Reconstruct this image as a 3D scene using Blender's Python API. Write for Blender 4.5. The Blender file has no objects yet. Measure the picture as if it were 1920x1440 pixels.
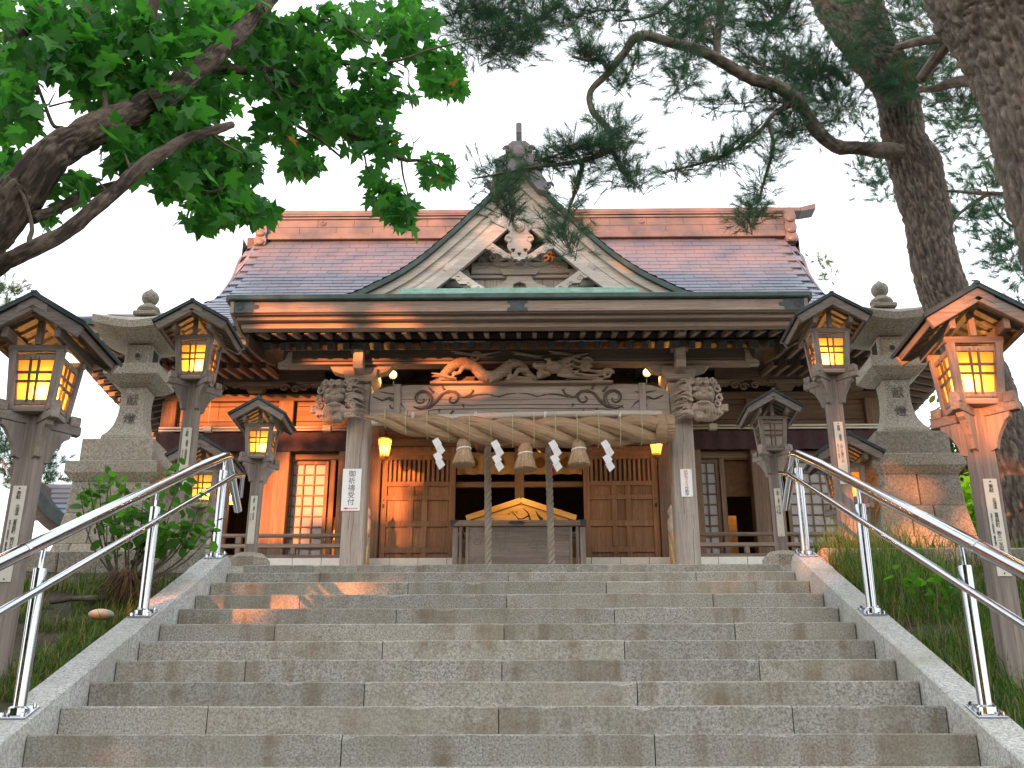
import bpy, math, random
import numpy as np
from mathutils import Vector, Matrix, noise

random.seed(7); rng = np.random.default_rng(7)
SC = bpy.context.scene; COL = SC.collection
PI = math.pi

# ------------------------------------------------------------------ camera
FPX, PITCH, YAW, CAM = 2085.0, math.radians(21.5), .0143, Vector((.13, 0, -1.854))
cd = bpy.data.cameras.new('camera'); cam = bpy.data.objects.new('camera', cd); COL.objects.link(cam)
cd.sensor_width = 36; cd.lens = FPX/1920*36; cd.clip_start = .05; cd.clip_end = 2000
cam.location = CAM; cam.rotation_euler = (PI/2+PITCH, 0, YAW); SC.camera = cam

# ------------------------------------------------------------------ sky, sun, exposure
SUN_AZ, SUN_EL = math.radians(27), math.radians(1.9)      # light travels to +x and +y, almost level
SC.view_settings.view_transform = 'Standard'; SC.view_settings.look = 'None'
SC.view_settings.exposure = 1.95; SC.view_settings.gamma = 1
SC.view_settings.use_curve_mapping = False
w = bpy.data.worlds.new('World'); SC.world = w; w.use_nodes = True
nt = w.node_tree; bg = nt.nodes['Background']
sky = nt.nodes.new('ShaderNodeTexSky'); sky.sky_type = 'NISHITA'; sky.sun_disc = False
sky.sun_elevation = SUN_EL; sky.sun_rotation = PI + SUN_AZ; sky.altitude = 20; sky.air_density = 1; sky.dust_density = 1.0
veil = nt.nodes.new('ShaderNodeMixRGB'); veil.inputs[0].default_value = .5
veil.inputs[2].default_value = (6.1, 6.25, 6.5, 1)           # thin bright evening cloud over the whole sky
nt.links.new(sky.outputs[0], veil.inputs[1]); nt.links.new(veil.outputs[0], bg.inputs[0]); bg.inputs[1].default_value = .14
ld = bpy.data.lights.new('sun', 'SUN'); ld.energy = 4.3; ld.angle = math.radians(.5); ld.color = (1, .295, .085)
sun = bpy.data.objects.new('sun', ld); COL.objects.link(sun)
LD = Vector((math.sin(SUN_AZ)*math.cos(SUN_EL), math.cos(SUN_AZ)*math.cos(SUN_EL), -math.sin(SUN_EL)))
sun.rotation_euler = LD.to_track_quat('-Z', 'Y').to_euler()
SC.render.engine = 'CYCLES'
SC.cycles.use_denoising = True
try: SC.cycles.denoiser = 'OPENIMAGEDENOISE'
except Exception: pass
SC.cycles.max_bounces = 8; SC.cycles.transmission_bounces = 6; SC.cycles.transparent_max_bounces = 8
SC.cycles.sample_clamp_indirect = 6; SC.cycles.caustics_reflective = False; SC.cycles.caustics_refractive = False

# ------------------------------------------------------------------ survey: photo measurement -> point at a known distance
def U(x, y, Y):
    c, s = math.cos(PITCH), math.sin(PITCH); a = (x-960)/FPX; b = (720-y)/FPX
    R = Vector((math.cos(YAW), math.sin(YAW), 0)); F = Vector((-math.sin(YAW)*c, math.cos(YAW)*c, s))
    P = Vector((math.sin(YAW)*s, -math.cos(YAW)*s, c)); d = F+a*R+b*P
    return CAM+d*(Y/d.y)
def XU(x, y, Y): return U(x, y, Y).x
def ZU(y, Y, x=974): return U(x, y, Y).z

# ------------------------------------------------------------------ mesh helpers
class MB:
    def __init__(s): s.v = []; s.f = []; s.st = []; s.rp = []
    def add(s, vs, fs):
        o = len(s.v); s.v += [tuple(q) for q in vs]; s.f += [tuple(i+o for i in f) for f in fs]; return s
    def box(s, x0, x1, y0, y1, z0, z1, c=0.0):
        return s.obox(((x0+x1)/2, (y0+y1)/2, (z0+z1)/2), (abs(x1-x0)/2, abs(y1-y0)/2, abs(z1-z0)/2), None, c)
    def obox(s, ctr, h, R=None, c=0.0):
        ctr = Vector(ctr)
        if c <= 0:
            vs = [Vector((sx*h[0], sy*h[1], sz*h[2])) for sx in (-1, 1) for sy in (-1, 1) for sz in (-1, 1)]
            fs = [(0, 1, 3, 2), (4, 6, 7, 5), (0, 4, 5, 1), (2, 3, 7, 6), (0, 2, 6, 4), (1, 5, 7, 3)]
        else:
            c = min(c, .45*min(h)); vs = []; idx = {}
            for sx in (-1, 1):
                for sy in (-1, 1):
                    for sz in (-1, 1):
                        for ax in range(3):
                            p = [sx*(h[0]-c), sy*(h[1]-c), sz*(h[2]-c)]; p[ax] = (sx, sy, sz)[ax]*h[ax]
                            idx[(sx, sy, sz, ax)] = len(vs); vs.append(Vector(p))
            fs = []
            def out(q):
                q = list(q); n = (vs[q[1]]-vs[q[0]]).cross(vs[q[2]]-vs[q[0]]); m = sum((vs[i] for i in q), Vector())
                fs.append(tuple(q if n.dot(m) > 0 else q[::-1]))
            for ax in range(3):
                a, b = [i for i in range(3) if i != ax]
                for sg in (-1, 1):
                    k = []
                    for (p, q) in ((-1, -1), (1, -1), (1, 1), (-1, 1)):
                        t = [0, 0, 0]; t[ax] = sg; t[a] = p; t[b] = q; k.append(idx[(*t, ax)])
                    out(k)
                for p in (-1, 1):
                    for q in (-1, 1):
                        t = [0, 0, 0]; t[a] = p; t[b] = q; k = []
                        t[ax] = -1; k += [idx[(*t, a)], idx[(*t, b)]]; t[ax] = 1; k += [idx[(*t, b)], idx[(*t, a)]]
                        out(k)
            for sx in (-1, 1):
                for sy in (-1, 1):
                    for sz in (-1, 1): out([idx[(sx, sy, sz, i)] for i in range(3)])
        if R is not None: vs = [R @ v for v in vs]
        return s.add([v+ctr for v in vs], fs)
    def beam(s, p, q, wd, ht, c=0.0, up=(0, 0, 1)):
        p, q = Vector(p), Vector(q); d = (q-p); L = d.length; d.normalize(); u = Vector(up)
        x = d.cross(u).normalized(); z = x.cross(d)
        R = Matrix((x, d, z)).transposed()
        return s.obox((p+q)/2, (wd/2, L/2, ht/2), R, c)
    def ext(s, poly, o, u, v, d):
        """extrude a flat outline: points o+u*a+v*b, depth vector d"""
        o, u, v, d = Vector(o), Vector(u), Vector(v), Vector(d); n = len(poly)
        area = sum(poly[i][0]*poly[(i+1) % n][1]-poly[(i+1) % n][0]*poly[i][1] for i in range(n))
        if area*(u.cross(v).dot(d)) > 0: poly = poly[::-1]
        a = [o+u*p[0]+v*p[1] for p in poly]; b = [q+d for q in a]
        fs = [tuple(range(n)), tuple(range(2*n-1, n-1, -1))]+[(i, n+i, n+(i+1) % n, (i+1) % n) for i in range(n)]
        return s.add(a+b, fs)
    def strip(s, A, B, o, u, v, d):
        """extruded band between two polylines of equal length (quads, so curved outlines stay clean)"""
        o, u, v, d = Vector(o), Vector(u), Vector(v), Vector(d); n = len(A)
        P = lambda q, k: o+u*q[0]+v*q[1]+d*k
        vs = [P(q, 0) for q in A]+[P(q, 0) for q in B]+[P(q, 1) for q in A]+[P(q, 1) for q in B]; fs = []
        for i in range(n-1):
            fs += [(i, i+1, n+i+1, n+i), (2*n+i, 3*n+i, 3*n+i+1, 2*n+i+1), (i, 2*n+i, 2*n+i+1, i+1), (n+i, n+i+1, 3*n+i+1, 3*n+i)]
        fs += [(0, n, 3*n, 2*n), (n-1, 3*n-1, 4*n-1, 2*n-1)]
        return s.add(vs, fs)
    def tube(s, pts, r, n=8, cap=True, ripple=None, st=False):
        pts = [Vector(p) for p in pts]; m = len(pts)
        if not hasattr(r, '__len__'): r = [r]*m
        vs = []; fs = []; up = None; al = 0
        for i, p in enumerate(pts):
            t = (pts[min(i+1, m-1)]-pts[max(i-1, 0)]).normalized()
            if up is None:
                up = Vector((0, 0, 1)) if abs(t.z) < .9 else Vector((1, 0, 0))
            x = t.cross(up).normalized(); up = x.cross(t).normalized()
            if i: al += (p-pts[i-1]).length
            for k in range(n):
                a = 2*PI*k/n; q_ = ripple(al, a, i) if ripple else 1; rr = r[i]*q_; s.rp.append(q_)
                vs.append(p+x*(math.cos(a)*rr)+up*(math.sin(a)*rr))
                if st: s.st.append((al, math.cos(a)*r[i], math.sin(a)*r[i]))
        for i in range(m-1):
            for k in range(n):
                k2 = (k+1) % n; fs.append((i*n+k, i*n+k2, (i+1)*n+k2, (i+1)*n+k))
        if cap: fs += [tuple(range(n-1, -1, -1)), tuple((m-1)*n+k for k in range(n))]
        return s.add(vs, fs)
    def lathe(s, prof, ctr=(0, 0, 0), n=24, rot=0, square=False):
        ctr = Vector(ctr); vs = []; fs = []; m = len(prof)
        if square: n = 4; rot = PI/4
        for (r, z) in prof:
            for k in range(n):
                a = rot+2*PI*k/n; q = r*math.sqrt(2) if square else r
                vs.append(ctr+Vector((q*math.cos(a), q*math.sin(a), z)))
        for i in range(m-1):
            for k in range(n):
                k2 = (k+1) % n; fs.append((i*n+k, i*n+k2, (i+1)*n+k2, (i+1)*n+k))
        fs += [tuple(range(n-1, -1, -1)), tuple((m-1)*n+k for k in range(n))]
        return s.add(vs, fs)
    def ico(s, c, r, R=None, sub=2):
        vs, fs = ICO[sub]; c = Vector(c); r = r if hasattr(r, '__len__') else (r, r, r)
        q = [Vector((v[0]*r[0], v[1]*r[1], v[2]*r[2])) for v in vs]
        if R is not None: q = [R @ v for v in q]
        return s.add([v+c for v in q], fs)
    def mesh(s, name, smooth=False):
        me = bpy.data.meshes.new(name); me.from_pydata(s.v, [], s.f)
        if s.st and len(s.st) == len(s.v):
            at = me.attributes.new('st', 'FLOAT_VECTOR', 'POINT'); at.data.foreach_set('vector', np.array(s.st, 'f').ravel())
        if s.st and len(s.rp) == len(s.v):
            at = me.attributes.new('relief', 'FLOAT', 'POINT'); at.data.foreach_set('value', np.array(s.rp, 'f'))
        if smooth: me.polygons.foreach_set('use_smooth', np.ones(len(me.polygons), bool))
        me.update(); return me
    def build(s, name, m, parent=None, smooth=False, auto=False):
        return link(name, s.mesh(name, smooth or auto), m, parent, auto)

def smooth(P, n):
    P = np.array(P, float); t = np.linspace(0, 1, len(P)); s = np.linspace(0, 1, n)
    i = np.clip((s*(len(P)-1)).astype(int), 0, len(P)-2); f = s*(len(P)-1)-i
    Pm = np.vstack([2*P[0]-P[1], P, 2*P[-1]-P[-2]]); a, b, c, d = Pm[i], Pm[i+1], Pm[i+2], Pm[i+3]; f = f[:, None]
    return .5*((2*b)+(-a+c)*f+(2*a-5*b+4*c-d)*f*f+(-a+3*b-3*c+d)*f**3)
def mk_ico(sub):
    import bmesh
    b = bmesh.new(); bmesh.ops.create_icosphere(b, subdivisions=sub, radius=1)
    b.verts.ensure_lookup_table(); r = ([tuple(v.co) for v in b.verts], [tuple(v.index for v in f.verts) for f in b.faces]); b.free(); return r
ICO = {k: mk_ico(k) for k in (1, 2, 3)}

def link(name, me, m, parent=None, auto=False):
    o = bpy.data.objects.new(name, me); COL.objects.link(o)
    if m is not None and not me.materials: me.materials.append(m)
    if parent is not None:
        o.parent = parent; o.matrix_parent_inverse = Matrix.Translation(-Vector(WL(parent)))
    if auto:
        try: me.set_sharp_from_angle(angle=math.radians(38))
        except Exception: pass
    return o
def WL(o):
    return o.location if o.parent is None else (0, 0, 0)
def inst(name, me, parent, loc=None, mat=None):
    """a further object on shared mesh data; mat is its world matrix"""
    o = bpy.data.objects.new(name, me); COL.objects.link(o)
    if parent is not None:
        o.parent = parent; o.matrix_parent_inverse = Matrix.Translation(-Vector(WL(parent)))
    if mat is not None: o.matrix_basis = mat
    elif loc is not None: o.location = loc
    return o
def thing(name, label, cat, loc=(0, 0, 0), group=None):
    o = bpy.data.objects.new(name, None); COL.objects.link(o); o.location = loc; o.empty_display_size = .2
    return tag(o, label, cat, group)
def tag(o, label=None, cat=None, group=None, kind=None):
    if label: o['label'] = label
    if cat: o['category'] = cat
    if group: o['group'] = group
    if kind: o['kind'] = kind
    return o
def dup(root, loc, label):
    r = root.copy(); COL.objects.link(r); r.location = loc; r['label'] = label
    for ch in list(root.children):
        c = ch.copy(); COL.objects.link(c); c.parent = r
        for g in list(ch.children):
            d = g.copy(); COL.objects.link(d); d.parent = c
    return r
def light(name, loc, watts, color, r=.03, parent=None):
    l = bpy.data.lights.new(name, 'POINT'); l.energy = watts; l.color = color; l.shadow_soft_size = r
    o = bpy.data.objects.new(name, l); COL.objects.link(o); o.location = loc
    if parent is not None:
        o.parent = parent; o.matrix_parent_inverse = Matrix.Translation(-Vector(WL(parent)))
    return o
def txt(name, s, size, m, mat, parent, depth=.001, line=1.0, align='CENTER'):
    cu = bpy.data.curves.new(name, 'FONT'); cu.body = s; cu.size = size; cu.align_x = align; cu.align_y = 'TOP'
    cu.space_line = line; cu.extrude = depth; cu.resolution_u = 3
    t = bpy.data.objects.new(name, cu); COL.objects.link(t)
    bpy.context.view_layer.update()
    me = bpy.data.meshes.new_from_object(t.evaluated_get(bpy.context.evaluated_depsgraph_get()))
    bpy.data.objects.remove(t); me.transform(mat); me.materials.clear()
    return link(name, me, m, parent)
FRONT = Matrix(((1, 0, 0, 0), (0, 0, -1, 0), (0, 1, 0, 0), (0, 0, 0, 1)))      # text plane turned to face -y
def front(x, y, z, ry=0): return Matrix.Translation((x, y, z)) @ Matrix.Rotation(ry, 4, 'Y') @ FRONT
def sculpt(name, mb, m, parent, voxel, smooth=2):
    """fuse overlapping solids into one continuous carved surface"""
    me = mb.mesh(name); o = bpy.data.objects.new(name, me); COL.objects.link(o)
    r = o.modifiers.new('r', 'REMESH'); r.mode = 'VOXEL'; r.voxel_size = voxel; r.use_smooth_shade = True
    if smooth:
        q = o.modifiers.new('s', 'SMOOTH'); q.iterations = smooth; q.factor = .5
    bpy.context.view_layer.update()
    me2 = bpy.data.meshes.new_from_object(o.evaluated_get(bpy.context.evaluated_depsgraph_get())); bpy.data.objects.remove(o)
    me2.polygons.foreach_set('use_smooth', np.ones(len(me2.polygons), bool)); me2.name = name
    return link(name, me2, m, parent)
def soup(name, V, F, m, parent=None, col=None, smooth=False):
    """many small faces from arrays: V (n,k,3) corner positions of n k-gons, or V (n,3) with F (m,k)"""
    me = bpy.data.meshes.new(name)
    V = np.asarray(V, 'f')
    if F is None:
        n, k = V.shape[:2]; F = np.arange(n*k).reshape(n, k); V = V.reshape(-1, 3)
    F = np.asarray(F, 'i'); k = F.shape[1]
    me.vertices.add(len(V)); me.vertices.foreach_set('co', V.ravel())
    me.loops.add(F.size); me.loops.foreach_set('vertex_index', F.ravel())
    me.polygons.add(len(F)); me.polygons.foreach_set('loop_start', np.arange(0, F.size, k, dtype='i'))
    if col is not None:
        at = me.attributes.new('tint', 'FLOAT_COLOR', 'POINT'); c = np.ones((len(V), 4), 'f'); c[:, :3] = col; at.data.foreach_set('color', c.ravel())
    me.update(calc_edges=True); me.validate()
    if smooth: me.polygons.foreach_set('use_smooth', np.ones(len(me.polygons), bool))
    return link(name, me, m, parent)

# ------------------------------------------------------------------ materials
def new_mat(name):
    m = bpy.data.materials.new(name); m.use_nodes = True; t = m.node_tree; return m, t, t.nodes['Principled BSDF']
def nd(t, typ, **kw):
    n = t.nodes.new(typ)
    for k, v in kw.items():
        if k in n.inputs.keys() if isinstance(k, str) else False: n.inputs[k].default_value = v
        else: setattr(n, k, v)
    return n
def coords(t, scale, src='Object', loc=(0, 0, 0)):
    if src == 'st':
        c = t.nodes.new('ShaderNodeAttribute'); c.attribute_name = 'st'; o = c.outputs['Vector']
    else:
        c = t.nodes.new('ShaderNodeTexCoord'); o = c.outputs[src]
    mp = t.nodes.new('ShaderNodeMapping'); mp.inputs['Scale'].default_value = scale; mp.inputs['Location'].default_value = loc
    t.links.new(o, mp.inputs[0]); return mp.outputs[0]
def nz(t, vec, scale, detail=4, rough=.55, dist=0):
    n = t.nodes.new('ShaderNodeTexNoise'); n.inputs['Scale'].default_value = scale; n.inputs['Detail'].default_value = detail
    n.inputs['Roughness'].default_value = rough; n.inputs['Distortion'].default_value = dist
    t.links.new(vec, n.inputs['Vector']); return n.outputs['Fac']
def ramp(t, fac, stops):
    r = t.nodes.new('ShaderNodeValToRGB'); e = r.color_ramp.elements
    while len(e) < len(stops): e.new(.5)
    for i, (p, c) in enumerate(stops):
        e[i].position = p; e[i].color = (*c, 1) if len(c) == 3 else c
    t.links.new(fac, r.inputs[0]); return r.outputs[0]
def mix(t, fac, a, b, mode='MIX'):
    n = t.nodes.new('ShaderNodeMixRGB'); n.blend_type = mode
    for i, q in ((0, fac), (1, a), (2, b)):
        if hasattr(q, 'is_output'): t.links.new(q, n.inputs[i])
        else: n.inputs[i].default_value = q if i == 0 else (*q, 1)
    return n.outputs[0]
def bump(t, p, h, strength=.3, dist=.01):
    b = t.nodes.new('ShaderNodeBump'); b.inputs['Strength'].default_value = strength; b.inputs['Distance'].default_value = dist
    t.links.new(h, b.inputs['Height']); t.links.new(b.outputs[0], p.inputs['Normal'])
def each(t, c, lo, hi):
    """every board, stone or post has its own slightly different tone"""
    oi = t.nodes.new('ShaderNodeObjectInfo'); return mix(t, 1, c, ramp(t, oi.outputs['Random'], [(0, (lo, lo, lo)), (1, (hi, hi*.985, hi*.965))]), 'MULTIPLY')
def wood(name, dark, light, axis='x', rough=.75, stain=None, str_=.35):
    m, t, p = new_mat(name)
    s = [30, 30, 30]; s['xyz'.index(axis)] = 1.1
    v = coords(t, s); g = nz(t, v, 1.6, 6, .62, .5)
    s2 = [7, 7, 7]; s2['xyz'.index(axis)] = .45
    big = nz(t, coords(t, s2), 1.0, 3)
    pores = nz(t, coords(t, [k*4 for k in s]), 1.5, 2)
    c = ramp(t, g, [(.28, dark), (.72, light)])
    c = mix(t, ramp(t, big, [(.35, (.0, .0, .0)), (.7, (1, 1, 1))]), mix(t, 1, c, (.74, .72, .72), 'MULTIPLY'), c)
    c = mix(t, ramp(t, pores, [(.3, (.55, .55, .55)), (.42, (0, 0, 0))]), c, tuple(k*.5 for k in dark))
    if stain:
        sn = nz(t, coords(t, (1.3, 1.3, 1.3), loc=(3, 1, 7)), 1.5, 5, .65)
        c = mix(t, ramp(t, sn, [(.56, (0, 0, 0)), (.72, (.6, .6, .6))]), c, stain)
    c = each(t, c, .80, 1.14)
    t.links.new(c, p.inputs['Base Color']); p.inputs['Roughness'].default_value = rough
    p.inputs['Specular IOR Level'].default_value = .25
    bump(t, p, g, str_, .006); return m
def flat(name, c, rough=.6, metal=0, var=.25, scale=9, bstr=.1, spec=.4):
    m, t, p = new_mat(name); v = coords(t, (1, 1, 1)); n = nz(t, v, scale, 5, .6)
    a = tuple(k*(1-var) for k in c); b = tuple(min(1, k*(1+var)) for k in c)
    t.links.new(ramp(t, n, [(.3, a), (.7, b)]), p.inputs['Base Color'])
    p.inputs['Roughness'].default_value = rough; p.inputs['Metallic'].default_value = metal; p.inputs['Specular IOR Level'].default_value = spec
    if bstr: bump(t, p, nz(t, v, scale*6, 3), bstr, .004)
    return m
def granite(name, base, speck=.55, streak=0.0, scale=95, warm=(.19, .145, .095), moss=.25, bstr=.18):
    m, t, p = new_mat(name); v = coords(t, (1, 1, 1))
    n1 = nz(t, v, scale, 2, .7); n2 = nz(t, v, scale*2.3, 1, .5)
    d = tuple(k*(1-speck) for k in base); l = tuple(min(.95, k*(1+speck*.75)) for k in base)
    c = ramp(t, n1, [(.32, d), (.5, base), (.66, l)])
    c = mix(t, ramp(t, n2, [(.58, (0, 0, 0)), (.68, (.75, .75, .75))]), c, tuple(k*.35 for k in base))
    big = nz(t, v, 1.7, 5, .6)
    c = mix(t, ramp(t, big, [(.35, (.55, .55, .55)), (.62, (0, 0, 0))]), c, tuple(a*b for a, b in zip(base, (.78, .76, .66))))
    if moss:
        mo = nz(t, coords(t, (1, 1, 1), loc=(9, 4, 2)), 3.1, 5, .65)
        c = mix(t, ramp(t, mo, [(.52, (0, 0, 0)), (.75, (moss, moss, moss))]), c, (base[0]*.55, base[1]*.56, base[2]*.34))
    if streak:
        s = nz(t, coords(t, (7.5, 2.5, .7)), 1.0, 4, .6)
        s2 = nz(t, coords(t, (1.2, 1.2, 5)), 1.3, 3, .6)
        f = mix(t, 1, ramp(t, s, [(.47, (0, 0, 0)), (.66, (streak, streak, streak))]), ramp(t, s2, [(.38, (.15, .15, .15)), (.6, (1, 1, 1))]), 'MULTIPLY')
        c = mix(t, f, c, warm)
    c = each(t, c, .84, 1.12)
    t.links.new(c, p.inputs['Base Color']); p.inputs['Roughness'].default_value = .82; p.inputs['Specular IOR Level'].default_value = .25
    bump(t, p, n1, bstr, .003); return m
def leafmat(name, rough=.5, trans=.45):
    m, t, p = new_mat(name); a = t.nodes.new('ShaderNodeAttribute'); a.attribute_name = 'tint'
    t.links.new(a.outputs['Color'], p.inputs['Base Color']); p.inputs['Roughness'].default_value = rough; p.inputs['Specular IOR Level'].default_value = .3
    tr = t.nodes.new('ShaderNodeBsdfTranslucent'); br = mix(t, 1, a.outputs['Color'], (1.1, 1.5, .5), 'MULTIPLY'); t.links.new(br, tr.inputs[0])
    mx = t.nodes.new('ShaderNodeMixShader'); mx.inputs[0].default_value = trans
    t.links.new(p.outputs[0], mx.inputs[1]); t.links.new(tr.outputs[0], mx.inputs[2])
    t.links.new(mx.outputs[0], t.nodes['Material Output'].inputs[0]); return m
def emit(name, c, s):
    m, t, p = new_mat(name); p.inputs['Base Color'].default_value = (*c, 1); p.inputs['Emission Color'].default_value = (*c, 1); p.inputs['Emission Strength'].default_value = s; return m
def paper(name, c, tr=.6):
    m, t, p = new_mat(name); p.inputs['Base Color'].default_value = (*c, 1); p.inputs['Roughness'].default_value = .7
    g = nz(t, coords(t, (1, 1, 1)), 40, 3); t.links.new(ramp(t, g, [(.3, tuple(k*.93 for k in c)), (.7, c)]), p.inputs['Base Color'])
    b = t.nodes.new('ShaderNodeBsdfTranslucent'); b.inputs[0].default_value = (*c, 1)
    mx = t.nodes.new('ShaderNodeMixShader'); mx.inputs[0].default_value = tr
    t.links.new(p.outputs[0], mx.inputs[1]); t.links.new(b.outputs[0], mx.inputs[2]); t.links.new(mx.outputs[0], t.nodes['Material Output'].inputs[0]); return m
def axes(name, dark, light, **k): return {a: wood(name+'_'+a, dark, light, a, **k) for a in 'xyz'}

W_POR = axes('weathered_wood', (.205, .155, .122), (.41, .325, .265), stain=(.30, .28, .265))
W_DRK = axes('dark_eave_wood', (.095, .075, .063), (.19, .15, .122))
W_PAL = axes('silvered_wood', (.50, .445, .39), (.77, .725, .67), stain=(.60, .46, .33))
W_PIL = axes('pillar_wood', (.31, .262, .225), (.54, .475, .42), stain=(.27, .25, .24))
W_DOR = axes('door_wood', (.225, .125, .072), (.42, .255, .155), rough=.6)
W_WAL = axes('wall_wood', (.165, .108, .075), (.33, .225, .158), rough=.6)
W_LMP = axes('lamp_wood', (.19, .158, .138), (.36, .31, .28), stain=(.34, .30, .28))
W_NEW = axes('new_wood', (.62, .42, .2), (.85, .62, .33), rough=.55)
M_CARV = wood('carved_wood', (.24, .18, .138), (.46, .365, .285), 'x', str_=.25)
M_LION = wood('lion_wood', (.27, .215, .178), (.50, .43, .37), 'z', str_=.25)
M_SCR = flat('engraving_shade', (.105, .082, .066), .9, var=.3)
M_SHADE_INK = flat('ink_dirt_shade', (.055, .042, .034), .9, var=.3)  # dark fill: dirt and painted-in shade of cracks and pierced hearts, ink of branch
M_GRAN = granite('step_granite', (.36, .345, .315), .55, streak=.85, scale=95, moss=.5)
M_CHEEK = granite('cheek_granite', (.47, .475, .47), .5, streak=.25, scale=70, moss=.35)
M_ENGG = flat('engraved_granite', (.13, .115, .095), .9, var=.3)
M_GRN2 = granite('lantern_granite', (.33, .30, .26), .6, streak=.25, scale=60, moss=.55)
M_JOINT = flat('joint_mortar', (.12, .10, .085), .95, var=.3)
M_STEEL, _t, _p = new_mat('polished_steel'); _p.inputs['Metallic'].default_value = 1; _p.inputs['Base Color'].default_value = (.50, .52, .56, 1)
_n = nz(_t, coords(_t, (1, 1, 1)), 30, 3); _t.links.new(ramp(_t, _n, [(.3, (.08, .08, .08)), (.7, (.17, .17, .17))]), _p.inputs['Roughness'])
M_COPR = flat('green_copper', (.05, .078, .07), .55, .25, var=.35, scale=5)
M_VERD = flat('verdigris', (.24, .42, .35), .6, .1, var=.25, scale=6)
M_DKMET = flat('dark_metal_fitting', (.045, .055, .058), .45, .5, var=.4)
M_RIDGE = flat('ridge_copper', (.138, .13, .142), .5, .15, var=.16, scale=4)
M_LROOF = flat('lamp_roof_sheet', (.035, .05, .055), .4, .4, var=.35, scale=8)
M_STRAW = None
M_PAPER = paper('washi_white', (.84, .85, .86), .25)
M_PANE = paper('amber_pane', (1.0, .60, .17), .82)
M_SHOJI = paper('shoji_paper', (.52, .505, .52), .12)
M_SIGN = flat('sign_white', (.80, .80, .79), .45, var=.03)
M_PLATE = flat('plate_cream', (.66, .62, .53), .5, var=.06)
M_BLACK = flat('ink_black', (.012, .012, .012), .6, var=.1, bstr=0)
M_RED = flat('ink_red', (.62, .03, .04), .6, var=.05, bstr=0)
M_WHITE = flat('white_plaster', (.74, .73, .68), .7, var=.08)
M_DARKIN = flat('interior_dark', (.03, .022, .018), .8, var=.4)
M_MAROON = flat('maroon_cloth', (.066, .036, .042), .85, var=.2, scale=14)
M_TAN = flat('tan_cloth', (.50, .34, .17), .85, var=.12, scale=14)
M_BAMB = wood('bamboo_grey', (.40, .36, .32), (.62, .58, .53), 'x', str_=.15)
M_BRASS = flat('aged_brass', (.32, .18, .07), .4, .7, var=.3)
M_BULB = emit('warm_bulb', (1, .72, .32), 18)
def roofmat():
    m, t, p = new_mat('roof_shingle_copper'); v = coords(t, (1, 1, 1))
    a = nz(t, coords(t, (.35, 1.2, 1.2)), 1.2, 4, .6); b = nz(t, coords(t, (2.5, 14, 14)), 1.0, 3)
    c = ramp(t, a, [(.30, (.125, .165, .225)), (.5, (.15, .168, .225)), (.70, (.185, .17, .21))])
    c = mix(t, ramp(t, b, [(.35, (.22, .22, .22)), (.65, (0, 0, 0))]), c, (.09, .105, .14))
    oi = t.nodes.new('ShaderNodeAttribute'); oi.attribute_name = 'tint'
    c = each(t, c, .86, 1.12)
    t.links.new(c, p.inputs['Base Color']); p.inputs['Roughness'].default_value = .42; p.inputs['Metallic'].default_value = .25
    bump(t, p, nz(t, v, 25, 3), .12, .004); return m
M_ROOF = roofmat()
def strawmat(name, dark, light):
    m, t, p = new_mat(name); v = coords(t, (2.2, 130, 130), 'st'); g = nz(t, v, 1.0, 4, .65)
    c = ramp(t, g, [(.3, dark), (.66, light)]); big = nz(t, coords(t, (3, 3, 3)), 2.0, 3)
    c = mix(t, ramp(t, big, [(.4, (.5, .5, .5)), (.65, (0, 0, 0))]), c, tuple(k*.75 for k in light))
    t.links.new(c, p.inputs['Base Color']); p.inputs['Roughness'].default_value = .85; p.inputs['Specular IOR Level'].default_value = .2
    bump(t, p, g, 1.0, .02); return m
M_STRAW = strawmat('rice_straw', (.17, .10, .055), (.56, .385, .245))
M_HEMP = strawmat('hemp_cord', (.17, .145, .115), (.46, .41, .345))
def barkmat(name, dark, light, sc, lo=.90, hi=1.0):
    m, t, p = new_mat(name); v = coords(t, (sc*.32, sc, sc), 'st')
    n = nz(t, v, 1.5, 6, .68, .7); n2 = nz(t, coords(t, (1, 1, 1)), 14, 5, .65)
    c = ramp(t, n, [(.3, dark), (.68, light)])
    c = mix(t, ramp(t, n2, [(.38, (.5, .5, .5)), (.62, (0, 0, 0))]), c, tuple(k*.8 for k in dark))
    rl = t.nodes.new('ShaderNodeAttribute'); rl.attribute_name = 'relief'
    c = mix(t, ramp(t, rl.outputs['Fac'], [(lo, (.92, .92, .92)), (hi, (0, 0, 0))]), c, tuple(k*.42 for k in dark))   # darker down in the fissures
    t.links.new(c, p.inputs['Base Color']); p.inputs['Roughness'].default_value = .92; p.inputs['Specular IOR Level'].default_value = .15
    bump(t, p, n, .55, .012); return m
M_PBARK = barkmat('pine_bark', (.11, .088, .074), (.30, .248, .208), 30)
M_MBARK = barkmat('maple_bark', (.062, .046, .036), (.205, .155, .12), 34)
M_LEAF = leafmat('maple_leaf', .5, .55); M_NEED = leafmat('pine_needle', .45, .35); M_GRASS = leafmat('grass_blade', .5, .35)
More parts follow.
